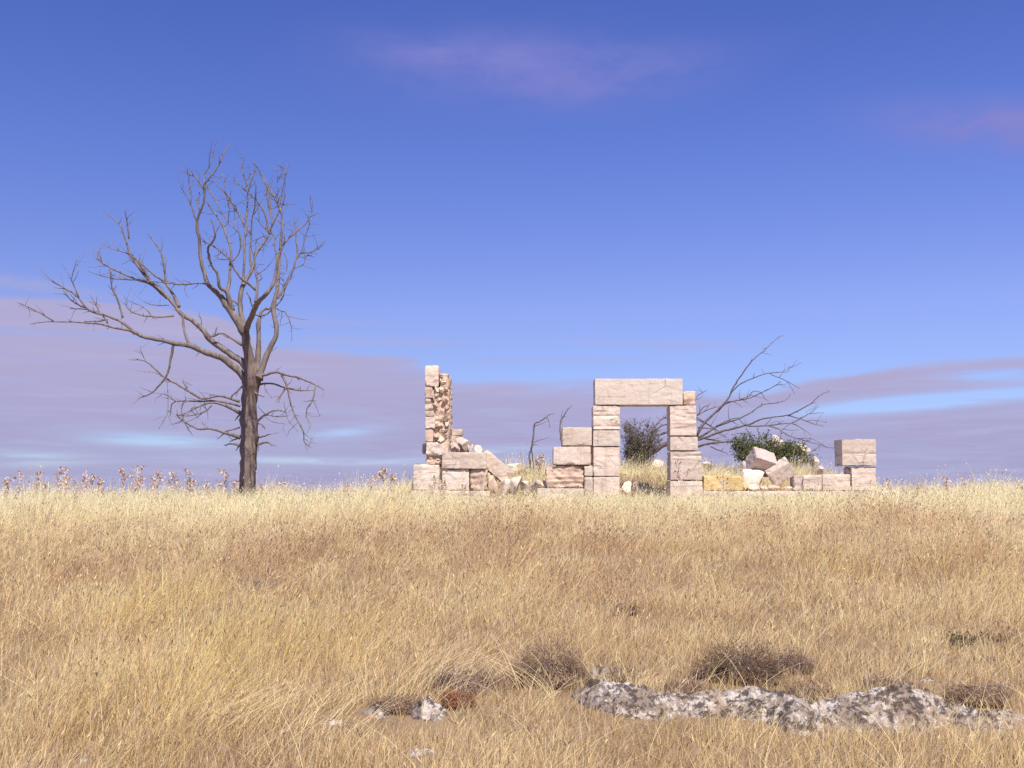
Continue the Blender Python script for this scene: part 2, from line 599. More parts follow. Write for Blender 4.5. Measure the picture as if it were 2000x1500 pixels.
def block_shape(w, d, h, rough=0.012, radius=0.03, seams=(), vseams=(), step=0.035, layered=0.0, chips=0.5):
    SEED[0] += 1
    so = Vector((SEED[0] * 13.7, SEED[0] * 5.1, SEED[0] * 3.3))
    verts, faces = box_grid(w, d, h, step)
    out = []
    hw, hd, hh = w / 2, d / 2, h / 2
    for v in verts:
        p = Vector(v)
        rr = radius * (0.28 + chips * 4.5 * max(0.0, mn.noise(p * 3.0 + so) - 0.12) + chips * 2.2 * max(0.0, mn.noise(p * 9.0 + so) - 0.1))
        rr = min(rr, 0.45 * min(w, d, h))
        core = Vector((max(-hw + rr, min(hw - rr, p.x)), max(-hd + rr, min(hd - rr, p.y)), max(-hh + rr, min(hh - rr, p.z))))
        dv = p - core
        if dv.length > 1e-6:
            nrm = dv.normalized()
            q = core + nrm * min(dv.length, rr)
        else:
            nrm = Vector((0, 0, 0)); q = p
        disp = rough * (mn.fractal(p * 2.3 + so, 1.0, 2.0, 4) * 0.6 + (0.9 if rough < 0.03 else 0.3) * mn.noise(p * 13 + so) + (0.0 if rough < 0.03 else 0.6) * mn.noise(Vector((p.x * 5, p.y * 5, p.z * 11)) + so))
        if layered:
            lz = p.z * 9.0 + 0.6 * mn.noise(Vector((p.x, p.y, 0)) * 1.3 + so)
            disp -= layered * (0.5 + 0.5 * mn.noise(Vector((so.x, so.y, lz * 1.7))))
        for (f0, slope, dep) in seams:
            zz = (f0 - 0.5) * h + slope * p.x + 0.012 * mn.noise(p * 4 + so)
            disp -= dep * math.exp(-((p.z - zz) / 0.022) ** 2)
        for (f0, dep) in vseams:
            xx = (f0 - 0.5) * w
            disp -= dep * math.exp(-((p.x - xx) / 0.02) ** 2)
        # work only on the side faces' outward direction
        if nrm.length > 0:
            q = q + nrm * disp
        out.append(q)
    return out, faces


def block(name, parent, x0, y0, x1, y1, Y=25.0, depth=0.55, mat='stone', rot=(0, 0, 0), sink=0.0, label=None, cat=None, group=None, inset=0.004, **kw):
    a, b = P(x0, y1, Y), P(x1, y0, Y)
    w, h = (b.x - a.x) - 2 * inset, (b.z - a.z) - 2 * inset + sink
    vs, fs = block_shape(w, depth, h, **kw)
    c = Vector(((a.x + b.x) / 2, Y + depth / 2, (a.z + b.z) / 2 - sink / 2))
    if any(rot):
        mtx = Matrix.Rotation(rot[2], 3, 'Z') @ Matrix.Rotation(rot[1], 3, 'Y') @ Matrix.Rotation(rot[0], 3, 'X')
        vs = [mtx @ v for v in vs]
    vs = [v + c for v in vs]
    o = mesh_obj(name, vs, fs, M[mat], parent, smooth='crisp', origin=Vector((c.x, c.y, a.z)) if parent is None else None)
    if parent is None:
        tag(o, label, cat, group)
    elif label:
        o['label'] = label
    return o


def boulder_shape(w, d, h, rough=0.25, sub=3, freq=1.6, facets=6):
    """an irregular broken stone: a ball cut by random planes, then roughened"""
    SEED[0] += 1
    r = random.Random(SEED[0] * 77 + 5)
    so = Vector((SEED[0] * 7.7, SEED[0] * 2.1, SEED[0] * 9.3))
    import bmesh
    bm = bmesh.new()
    bmesh.ops.create_icosphere(bm, subdivisions=sub, radius=1.0)
    planes = []
    for _ in range(facets):
        nv = Vector((r.gauss(0, 1), r.gauss(0, 1), r.gauss(0, 1))).normalized()
        planes.append((nv, r.uniform(0.55, 0.92)))
    tw = Matrix.Rotation(r.uniform(-0.5, 0.5), 3, 'X') @ Matrix.Rotation(r.uniform(-0.5, 0.5), 3, 'Y') @ Matrix.Rotation(r.uniform(0, 1.5), 3, 'Z')
    vs = []
    for v in bm.verts:
        q = v.co
        p = q / ((abs(q.x) ** 7 + abs(q.y) ** 7 + abs(q.z) ** 7) ** (1 / 7))
        p = tw @ p
        for nv, dd in planes:
            t = p.dot(nv)
            if t > dd:
                p -= nv * (t - dd)
        p *= 1.0 + rough * 0.45 * mn.fractal(p * freq * 1.5 + so, 1.0, 2.0, 4)
        vs.append(p)
    mnv = [min(p[i] for p in vs) for i in range(3)]
    mxv = [max(p[i] for p in vs) for i in range(3)]
    dims = (w, d, h)
    res = [Vector([((p[i] - mnv[i]) / (mxv[i] - mnv[i]) - 0.5) * dims[i] for i in range(3)]) for p in vs]
    fs = [tuple(x.index for x in f.verts) for f in bm.faces]
    bm.free()
    return res, fs


def stone(name, parent, x0, y0, x1, y1, Y, depth=None, mat='stone', label=None, cat='stone', group=None, tilt=0.0, rough=0.15, sub=3, facets=7, sink=0.0):
    a, b = P(x0, y1, Y), P(x1, y0, Y)
    w, h = b.x - a.x, b.z - a.z + sink
    dd = depth or 0.8 * (w + h) / 2
    vs, fs = boulder_shape(w, dd, h, rough, sub, facets=facets)
    if tilt:
        mtx = Matrix.Rotation(tilt, 3, 'Y')
        vs = [mtx @ v for v in vs]
    c = Vector(((a.x + b.x) / 2, Y + dd / 2, (a.z + b.z) / 2 - sink / 2))
    vs = [v + c for v in vs]
    o = mesh_obj(name, vs, fs, M[mat], parent, smooth='crisp', origin=Vector((c.x, c.y, min(v.z for v in vs))) if parent is None else None)
    if parent is None:
        tag(o, label, cat, group)
    return o


WALL_Y = 25.0
FOOT = []                       # footprints kept free of grass: (x0, x1, y0, y1)


def footprint(x0, x1, Y, depth):
    FOOT.append((P(x0, 950, Y).x, P(x1, 950, Y).x, Y - 0.02, Y + depth))


# --- broken end of the side wall, left of the doorway
wl_base = P(840, 985, WALL_Y)
stub = thing('ruined_wall', 'tall narrow stub of broken wall with rubble core, left of the doorway', 'wall', wl_base)
block('foundation_stone', stub, 804, 957.5, 860, 975, mat='stone', sink=0.25, rough=0.015)
block('foundation_stone', stub, 861, 958, 917, 976, mat='stone', sink=0.25, rough=0.015)
block('foundation_stone', stub, 918, 959, 957, 976, mat='stone', sink=0.25, rough=0.02)
block('block', stub, 807, 907.5, 858, 957, Y=WALL_Y + 0.02, mat='stone', rough=0.016, seams=[(0.78, 0.02, 0.012)])
block('block', stub, 862.5, 883, 950.5, 915.5, Y=WALL_Y - 0.03, mat='stone', rough=0.012, rot=(0, R(0.6), 0), seams=[(0.62, 0.03, 0.008)])
block('block', stub, 863, 916, 916.5, 957.5, Y=WALL_Y + 0.02, mat='lintel', rough=0.014, radius=0.04)
block('rough_block', stub, 918.5, 917, 951, 957.5, Y=WALL_Y + 0.04, mat='rubble', rough=0.06, radius=0.05, step=0.025, chips=0.8)
footprint(804, 957, WALL_Y, 0.55)
# the standing pillar: mortar core, squared facing stones on the left, rubble on the right
vs, fs = block_shape(0.50, 1.6, 1.72, rough=0.07, radius=0.06, step=0.035, chips=0.9)
c0 = P(853.5, 832, WALL_Y)
mesh_obj('mortar_core', [v + c0 + Vector((0, 0.89, -0.02)) for v in vs], fs, M['mortar'], stub)
vs, fs = block_shape(0.20, 1.3, 0.5, rough=0.06, radius=0.06, step=0.035, chips=0.9)
mesh_obj('mortar_core', [v + P(866, 748, WALL_Y) + Vector((0, 0.74, -0.02)) for v in vs], fs, M['mortar'], stub)
block('block', stub, 829.5, 713, 857, 755, Y=WALL_Y + 0.02, depth=0.6, mat='stone', rough=0.014, chips=0.8)
for (ya, yb, xr) in [(756, 777, 845), (777.5, 787, 842), (787.5, 801, 846), (801.5, 813, 848), (813.5, 837, 850), (837.5, 863, 847)]:
    block('facing_stone', stub, 830 + rnd.uniform(-0.6, 0.6), ya, xr, yb, Y=WALL_Y + rnd.uniform(0.0, 0.05), depth=0.34, mat=rnd.choice(['stone', 'rubble', 'stone']),
          rough=0.022, radius=0.035, step=0.04, chips=0.9)
block('block', stub, 831, 863.5, 869, 889, Y=WALL_Y + 0.02, depth=0.5, mat='lintel', rough=0.022, radius=0.06, chips=0.9)
for (ya, yb, xa, xb) in [(889.5, 899, 832, 845), (890, 900, 846, 862), (899, 907, 833, 848), (900, 907.3, 849, 860)]:
    stone('rubble_stone', stub, xa, ya, xb, yb, WALL_Y + rnd.uniform(0.02, 0.08), 0.25, 'rubble', sub=2)
yv = 729.0
while yv < 862:
    hgt = rnd.uniform(8, 13)
    xv = (857 if yv < 752 else 845) + rnd.uniform(-2, 2)
    while xv < 871:
        wd = rnd.uniform(8, 17)
        stone('rubble_stone', stub, xv, yv + rnd.uniform(-2, 1), min(xv + wd, 877 + rnd.uniform(-1.5, 0.5)), yv + hgt + rnd.uniform(0, 2.5),
              WALL_Y + rnd.uniform(-0.05, 0.10), rnd.uniform(0.2, 0.34), rnd.choice(['rubble', 'rubble', 'stone', 'rubble', 'lintel']), rough=0.4, sub=3, facets=8,
              tilt=rnd.uniform(-0.25, 0.25))
        xv += wd * rnd.uniform(0.8, 0.98)
    yv += hgt * 0.92
# right flank of the pillar going back
for k_ in range(26):
    yy = rnd.uniform(735, 880)
    Yk = WALL_Y + rnd.uniform(0.25, 1.5)
    xx = 1000 + (876.5 - 1000) * WALL_Y / Yk
    s_ = rnd.uniform(4, 7)
    stone('rubble_stone', stub, xx - s_ * 1.4, yy, xx + s_ * 0.15, yy + s_ * 1.6, Yk, 0.25, rnd.choice(['rubble', 'stone', 'mortar']), sub=2, rough=0.25)
# the same wall further back, broken down to a slope
block('block', stub, 874, 837, 903, 851, Y=26.7, depth=0.6, mat='stone', rough=0.03, radius=0.05, chips=0.9, step=0.05)
block('block', stub, 872, 851, 900, 880, Y=26.6, depth=0.7, mat='grey_stone', rough=0.04, radius=0.06, chips=0.9, step=0.05)
stone('rubble_stone', stub, 886, 852, 921, 886, 26.4, 0.6, 'grey_stone', sub=3)
stone('rubble_stone', stub, 868, 862, 898, 886, 26.0, 0.5, 'grey_stone', sub=3)
stone('rubble_stone', stub, 905, 864, 924, 890, 26.5, 0.5, 'stone', sub=3)
block('block', stub, 824, 866, 831, 886, Y=25.7, depth=0.4, mat='grey_stone', rough=0.02, step=0.05)

fallen_grp = 'stones fallen from the ruin'


def fallen(label, *a, **kw):
    return stone('fallen_stone', None, *a, label=label, cat='stone', group=fallen_grp, **kw)


fallen('small pointed pale stone on top of the rubble heap right of the wall stub', 924, 868, 943, 890, 26.2, 0.4, 'lintel')
fallen('pale rubble piece just behind the long top block of the wall stub', 938, 877, 962, 912, 25.8, 0.5, 'stone')
slab = block('fallen_block', None, 936, 898, 1000, 928, Y=25.35, depth=0.5, mat='stone', rot=(0, R(40), R(6)), rough=0.022, radius=0.03, chips=0.7,
             label='long pale block sliding down the rubble heap right of the wall stub', cat='stone block', group=fallen_grp)
fallen('rounded pale stone at the foot of the sliding block', 974, 934, 1000, 958, 25.1, 0.4, 'stone', sink=0.15)
fallen('whitish stone leaning at the right end of the rubble heap', 994, 925, 1016, 957, 25.0, 0.3, 'lintel', tilt=0.5, sink=0.1)
fallen('small reddish stone beside the rough block of the wall stub', 953, 936, 973, 962, 25.05, 0.3, 'rubble', sink=0.1)
fallen('brownish broken stone low in the rubble heap beside the rough block', 951, 918, 971, 940, 25.3, 0.35, 'rubble', sink=0.2)
fallen('pale stone half sunk in grass right of the rubble heap', 1016, 938, 1034, 960, 25.6, 0.35, 'stone', sink=0.15)
fallen('pinkish stone lying in grass between rubble heap and stepped wall', 1030, 934, 1066, 950, 25.9, 0.5, 'stone', sink=0.15)
fallen('low pale stone on the mound between rubble heap and dead stem', 988, 904, 1026, 920, 27.6, 0.5, 'stone', sink=0.15)
fallen('squarish pale stone lying in the grass left of the wall stub', 714, 957, 764, 985, 24.6, 0.4, 'stone', sink=0.1, rough=0.08)
fallen('grey flat stone in grass left of the squarish pale stone', 648, 974, 706, 988, 24.2, 0.3, 'grey_stone', sink=0.08, rough=0.1)
fallen('small grey stone poking from grass in front of the wall stub', 949, 975, 972, 992, 23.6, 0.2, 'grey_stone', sink=0.06)
fallen('long flat white stone in grass left of the dead tree', 352, 968, 424, 988, 24.6, 0.45, 'lintel', sink=0.1, rough=0.06)
fallen('thin white stone in grass right of the dead tree foot', 524, 966, 570, 984, 24.8, 0.3, 'lintel', sink=0.1, rough=0.06)
fallen('flat pinkish stone in grass in front of the stepped wall', 1058, 964, 1108, 984, 24.4, 0.3, 'stone', sink=0.08, rough=0.06)

def fill(parent, x0, y0, x1, y1, Y=25.14, depth=0.26):
    block('mortar', parent, x0, y0, x1, y1, Y=Y, depth=depth, mat='mortar', rough=0.01, radius=0.02, step=0.08)


fill(stub, 812, 911, 946, 968)
# --- the doorway
door = thing('stone_doorway', 'free-standing doorway of squared pale blocks carrying one great lintel', 'doorway', P(1260, 985, WALL_Y))
block('lintel', door, 1162, 739, 1333.5, 790.5, Y=WALL_Y - 0.02, depth=0.55, mat='lintel', rough=0.008, radius=0.022, chips=0.3)
for (x0, y0, x1, y1, mt, kw) in [
        (1158, 791.5, 1211.5, 839, 'layered', dict(seams=[(0.56, 0.0, 0.018), (0.12, 0.03, 0.018)], layered=0.012)),
        (1158.5, 840, 1211.5, 871.5, 'lintel', dict()),
        (1159, 873, 1211, 930, 'stone', dict(seams=[(0.66, 0.02, 0.012)])),
        (1159, 931, 1210.5, 968, 'stone', dict(sink=0.25))]:
    block('jamb_stone', door, x0, y0, x1, y1, mat=mt, rough=0.012, radius=0.022, chips=0.4, **kw)
for (x0, y0, x1, y1, mt, kw) in [
        (1308.5, 791.5, 1360.5, 851, 'layered', dict(seams=[(0.6, -0.25, 0.018)], layered=0.008)),
        (1308.5, 852, 1363.5, 880, 'layered', dict(layered=0.008)),
        (1309, 881, 1371.5, 938, 'layered', dict(seams=[(0.84, 0.0, 0.018), (0.5, 0.0, 0.008)], layered=0.012)),
        (1309, 939, 1373, 970, 'stone', dict(sink=0.25))]:
    block('jamb_stone', door, x0, y0, x1, y1, mat=mt, rough=0.013, radius=0.025, chips=0.6, **kw)
block('broken_capstone', door, 1335, 764, 1359, 791, Y=WALL_Y + 0.04, depth=0.4, mat='rubble', rough=0.05, radius=0.06, chips=1.0, step=0.03)
footprint(1159, 1212, WALL_Y, 0.55); footprint(1309, 1373, WALL_Y, 0.55)
fallen('small white stone on the threshold inside the left door jamb', 1212, 939, 1235, 954, 25.5, 0.3, 'lintel', sink=0.15)

fill(door, 1164, 795, 1207, 972); fill(door, 1313, 795, 1356, 972)
# --- stepped wall left of the doorway
stepw = thing('stepped_wall', 'remnant of wall climbing in steps to the left door jamb', 'wall', P(1110, 985, WALL_Y))
block('block', stepw, 1098.5, 834, 1156, 870, Y=WALL_Y + 0.05, mat='stone', rough=0.014, chips=0.6)
block('block', stepw, 1080.5, 872, 1154, 907.5, Y=WALL_Y + 0.0, mat='stone', rough=0.012, chips=0.5)
block('rough_block', stepw, 1067, 909.5, 1140, 953, Y=WALL_Y + 0.05, mat='rubble', rough=0.055, radius=0.06, chips=1.0, step=0.025, layered=0.04)
block('block', stepw, 1141, 909, 1158.5, 930, Y=WALL_Y + 0.03, mat='lintel', rough=0.014, radius=0.04, depth=0.4)
block('block', stepw, 1141, 931, 1158.5, 960, Y=WALL_Y + 0.03, mat='stone', rough=0.014, sink=0.2, depth=0.4)
block('foundation_stone', stepw, 1049, 953.5, 1140.5, 974, Y=WALL_Y - 0.06, mat='stone', rough=0.014, sink=0.25)
stone('rubble_stone', stepw, 1050, 938, 1070, 955, WALL_Y + 0.2, 0.3, 'rubble', sub=2)
footprint(1049, 1159, WALL_Y - 0.06, 0.6)

fill(stepw, 1104, 839, 1163.5, 905); fill(stepw, 1086, 876, 1163.2, 968, 25.16)
# --- low wall right of the doorway
low = thing('low_wall', 'low row of foundation blocks running right from the doorway to the pier', 'wall', P(1530, 985, WALL_Y))
for (x0, x1, y0) in [(1374, 1430, 959), (1431, 1489, 959.5), (1491, 1560, 959), (1561, 1625, 959.5), (1626, 1711, 959)]:
    block('foundation_stone', low, x0, y0, x1, 976, Y=WALL_Y - 0.04, mat='stone', rough=0.012, sink=0.25, radius=0.025)
block('foundation_stone', low, 1712, 958.5, 1758, 976, Y=WALL_Y - 0.02, mat='lintel', rough=0.014, sink=0.2)
block('foundation_stone', low, 1486, 973, 1545, 990, Y=WALL_Y - 0.38, depth=0.32, mat='stone', rough=0.012, sink=0.15)
block('foundation_stone', low, 1568, 972.5, 1616, 990, Y=WALL_Y - 0.38, depth=0.32, mat='stone', rough=0.012, sink=0.15)
block('block', low, 1374.5, 929, 1412, 958.5, Y=WALL_Y + 0.04, mat='yellow', rough=0.02, radius=0.04, chips=0.7, label='yellowish block')
block('block', low, 1413, 929.5, 1451, 958.5, Y=WALL_Y + 0.03, mat='yellow', rough=0.022, radius=0.045, chips=0.8, label='yellowish block')
stone('rubble_stone', low, 1450, 942, 1463, 960, WALL_Y + 0.06, 0.25, 'yellow', sub=2)
block('block', low, 1569.5, 927.5, 1605.5, 958, Y=WALL_Y + 0.04, mat='stone', rough=0.024, radius=0.045, chips=0.9)
block('block', low, 1606.5, 926, 1661, 958, Y=WALL_Y + 0.05, mat='stone', rough=0.02, radius=0.04, chips=0.9)
block('rough_block', low, 1551, 930, 1569, 958, Y=WALL_Y + 0.12, depth=0.4, mat='grey_stone', rough=0.04, radius=0.05, chips=0.9)
for (xa, ya, xb, yb) in [(1500, 946, 1527, 958), (1462, 945, 1486, 959), (1528, 949, 1550, 958.5), (1486, 948, 1502, 958)]:
    stone('rubble_stone', low, xa, ya, xb, yb, WALL_Y + 0.15, 0.25, rnd.choice(['rubble', 'stone']), sub=2)
footprint(1373, 1760, WALL_Y - 0.05, 0.62); footprint(1486, 1616, WALL_Y - 0.38, 0.34)

fill(low, 1378, 934, 1446, 970); fill(low, 1556, 934, 1662, 970)
stone('rubble_stone', low, 1651, 911, 1664, 927, WALL_Y + 0.1, 0.3, 'grey_stone', sub=2)
pier = thing('stone_pier', 'short square pier of two layered blocks at the right end of the ruin', 'pier', P(1688, 958, WALL_Y))
block('block', pier, 1645, 856.5, 1711.5, 910, Y=WALL_Y - 0.02, depth=0.62, mat='layered', rough=0.010, radius=0.022, chips=0.5, seams=[(0.46, 0.0, 0.016)], vseams=[(0.27, 0.012)], layered=0.012)
block('block', pier, 1664, 911, 1711, 958, Y=WALL_Y + 0.02, depth=0.5, mat='layered', rough=0.012, radius=0.02, chips=0.5, seams=[(0.66, 0.0, 0.008), (0.2, 0.0, 0.014)], layered=0.012)

# --- tumbled blocks behind the low wall
tb = P(1490, 925, 25.5)


def fallen_block(label, px, py, Y, w, d, h, rot, mat, **kw):
    c = P(px, py, Y)
    vs, fs = block_shape(w, d, h, **kw)
    mtx = Matrix.Rotation(rot[2], 3, 'Z') @ Matrix.Rotation(rot[1], 3, 'Y') @ Matrix.Rotation(rot[0], 3, 'X')
    vs = [mtx @ v + c for v in vs]
    o = mesh_obj('fallen_block', vs, fs, M[mat], None, smooth='crisp', origin=Vector((c.x, c.y, min(v.z for v in vs))))
    return tag(o, label, 'stone block', fallen_grp)


fallen_block('grey block tilted up on top of the tumbled stones, dark beneath', 1486, 902, 25.7, 0.54, 0.46, 0.40, (R(-44), R(16), R(15)), 'grey_stone', rough=0.02, radius=0.025, chips=0.6)
fallen_block('pinkish white broken block leaning right of the tilted grey block', 1523, 921, 25.45, 0.56, 0.5, 0.34, (R(20), R(-30), R(-12)), 'stone', rough=0.02, radius=0.03, chips=0.7)
fallen('angular pinkish stone under the tilted grey block', 1448, 915, 1497, 950, 25.3, 0.45, 'stone', sink=0.1)
fallen('dark grey stone wedged behind the tilted grey block', 1452, 898, 1480, 930, 26.1, 0.4, 'grey_stone', sink=0.2)
fallen('large pale stone at the top of the mound among the green shrub', 1498, 847, 1538, 880, 28.9, 0.7, 'stone', sink=0.15)
fallen('pale stone right of the green shrub top', 1555, 863, 1585, 884, 28.4, 0.6, 'stone', sink=0.12)
fallen('small pale stone low on the right flank of the mound', 1586, 890, 1603, 905, 28.0, 0.4, 'stone', sink=0.1)
fallen('yellowish stone on the mound above the last low wall blocks', 1590, 907, 1612, 928, 27.2, 0.4, 'stone', sink=0.05)
fallen('pale stone at the back of the mound seen through the doorway', 1262, 896, 1300, 915, 28.8, 0.5, 'stone', sink=0.1)
fallen('low pale stone on the mound right behind the right door jamb', 1374, 899, 1398, 912, 28.4, 0.4, 'stone', sink=0.1)

# ------------------------------------------------------------------ dead trees
def catmull(pts, n):
    out = []
    q = [pts[0]] + pts + [pts[-1]]
    for i in range(1, len(q) - 2):
        p0, p1, p2, p3 = q[i - 1], q[i], q[i + 1], q[i + 2]
        for j in range(n):
            t = j / n
            out.append(tuple(0.5 * (2 * p1[c] + (p2[c] - p0[c]) * t + (2 * p0[c] - 5 * p1[c] + 4 * p2[c] - p3[c]) * t * t
                                    + (-p0[c] + 3 * p1[c] - 3 * p2[c] + p3[c]) * t ** 3) for c in range(len(p1))))
    out.append(tuple(pts[-1]))
    return out


def tube(pts, rad, sides, knob=0.0, seed=0, verts=None, faces=None):
    verts = [] if verts is None else verts
    faces = [] if faces is None else faces
    pts = [Vector(p) for p in pts]
    base = len(verts)
    n = len(pts)
    up = Vector((0.31, 0.93, 0.2))
    t_prev = None
    for i in range(n):
        t = (pts[min(i + 1, n - 1)] - pts[max(i - 1, 0)])
        if t.length < 1e-9:
            t = t_prev or Vector((0, 0, 1))
        t = t.normalized(); t_prev = t
        a = up - t * up.dot(t)
        if a.length < 1e-3:
            a = Vector((1, 0, 0)) - t * t.x
        a.normalize(); up = a
        b = t.cross(a)
        for s in range(sides):
            ang = 2 * math.pi * s / sides
            d = a * math.cos(ang) + b * math.sin(ang)
            r = rad[i]
            if knob:
                r *= 1 + knob * mn.fractal((pts[i] + d * r) * 5.0 + Vector((seed * 3.1, seed, 0)), 1, 2, 2)
            verts.append(pts[i] + d * r)
    for i in range(n - 1):
        for s in range(sides):
            s2 = (s + 1) % sides
            faces.append((base + i * sides + s, base + i * sides + s2, base + (i + 1) * sides + s2, base + (i + 1) * sides + s))
    faces.append(tuple(base + (n - 1) * sides + s for s in range(sides)))
    faces.append(tuple(base + s for s in reversed(range(sides))))
    return verts, faces


class TreeBuilder:
    def __init__(self, root, Y, mat_thick, mat_thin, seed, drift=0.35, slim=1.0):
        self.root, self.Y, self.mt, self.mn = root, Y, mat_thick, mat_thin
        self.samples = []                    # (px, py, Y, limb)
        self.r = random.Random(seed)
        self.drift = drift
        self.spurs = {}
        self.count = 0
        self.slim = slim

    def near(self, x, y):
        best, bd = None, 26.0
        for s in self.samples:
            d = math.hypot(s[0] - x, s[1] - y)
            if d < bd:
                best, bd = s, d
        return best

    def add(self, name, pts, parent=None, dy=None, sides=None, spur=1.0, yfun=None):
        """pts: (px, py, radius in photograph pixels); dy: change of depth along the branch"""
        self.count += 1
        r = self.r
        near = self.near(pts[0][0], pts[0][1])
        y0 = near[2] if near else self.Y
        length = sum(math.hypot(pts[i + 1][0] - pts[i][0], pts[i + 1][1] - pts[i][1]) for i in range(len(pts) - 1)) * self.Y / F
        if dy is None:
            dy = r.choice([-1, 1]) * r.uniform(0.15, 1.0) * self.drift * length
        rmax = max(p[2] for p in pts)
        sm = catmull([tuple(p) for p in pts], 5)
        n = len(sm)
        W3, RR = [], []
        ph = r.uniform(0, 9)
        for i, (x, y, rad) in enumerate(sm):
            t = i / (n - 1)
            Yc = y0 + dy * t + 0.05 * length * math.sin(ph + t * 5) * t
            if yfun:
                Yc = yfun(x)
            jit = 0.35 if 0 < i < n - 1 else 0
            W3.append(P(x + r.uniform(-jit, jit) * 1.6, y + r.uniform(-jit, jit) * 1.6, Yc))
            RR.append(max(rad * (0.95 if rmax > 8 else 0.88) * self.slim, 0.42) * Yc / F)
            self.samples.append((x, y, Yc))
        sd = sides or (12 if rmax > 8 else 8 if rmax > 3 else 6 if rmax > 1.5 else 5)
        vs, fs = tube(W3, RR, sd, knob=0.22, seed=self.count)
        # short broken spurs and twigs growing from it belong to the branch
        if spur:
            ns = int(length * (5.0 if rmax > 3 else 8.0) * spur * (0.55 if self.slim < 1 else 1.0))
            for _ in range(ns):
                i = r.randrange(max(1, n // 5), n - 1) if n > 5 else n - 2
                t = (W3[i + 1] - W3[i]).normalized()
                side = Vector((r.gauss(0, 1), r.gauss(0, 1), r.gauss(0, 1)))
                side = (side - t * side.dot(t)).normalized()
                L = r.choice([0.04, 0.06, 0.10, 0.16, 0.28] if rmax > 3 else [0.05, 0.10, 0.18, 0.30, 0.42]) * r.uniform(0.7, 1.3)
                d = (t * r.uniform(0.2, 0.9) + side).normalized()
                p = W3[i]
                path = [p]
                for j in range(3):
                    d = (d + Vector((r.gauss(0, 0.25), r.gauss(0, 0.25), r.gauss(0.06, 0.2)))).normalized()
                    path.append(path[-1] + d * L / 3)
                rb = min(0.010, RR[i] * 0.6)
                tube(path, [rb, rb * 0.8, rb * 0.6, rb * 0.35], 4, 0, 0, vs, fs)
        if spur and self.slim == 1.0 and name == 'branch' and rmax < 4 and self.Y == 26.0 and pts[0][1] < 660:
            for _ in range(int(length * 2.6)):
                i = r.randrange(max(1, n // 4), n - 1)
                t = (W3[i + 1] - W3[i]).normalized()
                d = (t + Vector((r.gauss(0, 0.55), r.gauss(0, 0.55), r.gauss(0.25, 0.3)))).normalized()
                L = r.uniform(0.25, 0.75)
                path = [W3[i]]
                for j in range(5):
                    d = (d + Vector((r.gauss(0, 0.12), r.gauss(0, 0.12), r.gauss(0.05, 0.1)))).normalized()
                    path.append(path[-1] + d * L / 5)
                rb = min(0.011, RR[i] * 0.7)
                tube(path, [rb * (1 - 0.14 * j) for j in range(6)], 4, 0, 0, vs, fs)
        o = mesh_obj(name, vs, fs, self.mt if name == 'trunk' or (name == 'limb' and rmax > 6.2 and self.slim < 1) else self.mn, parent or self.root)
        return o


def z1(*p): return [(0.35 * a, 260 + 0.35 * b, 0.35 * c) for a, b, c in p]
def z2(*p): return [(200 + 0.26667 * a, 600 + 0.26667 * b, 0.26667 * c) for a, b, c in p]
def za(*p): return [(300 + 0.2267 * a, 280 + 0.2267 * b, 0.2267 * c) for a, b, c in p]
def z4(*p): return [(980 + 0.21 * a, 720 + 0.21 * b, 0.21 * c) for a, b, c in p]
def z5(*p): return [(1320 + 0.2533 * a, 640 + 0.2533 * b, 0.2533 * c) for a, b, c in p]


TREE_Y = 26.0
tree = thing('dead_tree', 'tall leafless dead tree with a thick bare trunk, standing left of the ruin', 'tree', P(484, 982, TREE_Y))
tb_ = TreeBuilder(tree, TREE_Y, M['bark'], M['bare_wood'], 5)
A = tb_.add
A('trunk', z2((1067, 1500, 92), (1067, 1420, 74), (1067, 1340, 65), (1066, 1200, 62), (1068, 1050, 63), (1076, 930, 68), (1072, 800, 63), (1080, 650, 61), (1092, 545, 68), (1098, 480, 60), (1080, 400, 42), (1058, 280, 36), (1042, 160, 32)), dy=0.0, spur=0.5)
# left limbs
l1 = A('limb', z2((1075, 570, 30), (1010, 480, 29), (930, 410, 27), (860, 365, 25), (740, 325, 22), (640, 280, 20), (520, 265, 18), (420, 240, 15), (300, 215, 14), (200, 170, 12), (80, 150, 9), (0, 125, 8), (-110, 115, 6), (-390, 105, 4), (-530, 125, 2.5)), dy=-0.9)
for pts in [
        z1((300, 1050, 5), (200, 990, 4), (110, 950, 2)),
        z1((754, 1120, 11), (690, 1060, 9), (600, 1020, 8), (500, 990, 7), (430, 910, 5), (350, 860, 4), (290, 825, 2)),
        z1((600, 1060, 6), (570, 1015, 5), (490, 985, 4), (390, 980, 2)),
        z1((440, 920, 5), (410, 840, 4), (400, 810, 3), (430, 700, 1.5)),
        z1((685, 1030, 7), (660, 940, 6), (625, 860, 5), (615, 770, 2)),
        z1((500, 985, 5), (420, 950, 4), (365, 900, 3), (350, 860, 2)),
        z1((600, 1040, 5), (540, 1050, 4), (470, 1050, 2)),
        z2((630, 265, 12), (600, 170, 11), (588, 60, 9)),
        z2((520, 270, 12), (500, 380, 11), (470, 500, 9), (400, 590, 7), (340, 640, 6), (265, 668, 3)),
        z2((470, 520, 4), (480, 640, 3), (475, 780, 3), (410, 895, 2)),
        z1((560, 1010, 4), (520, 930, 3), (500, 900, 2)),
        ]:
    A('branch', pts, l1)
l2 = A('limb', z2((1075, 470, 30), (1020, 400, 27), (960, 360, 25), (860, 290, 23), (790, 240, 21), (730, 160, 19), (650, 95, 17), (580, 50, 16), (540, 0, 14), (452, -103, 13), (330, -210, 11), (210, -380, 9), (150, -560, 6), (110, -620, 5), (5, -705, 2)), dy=0.5)
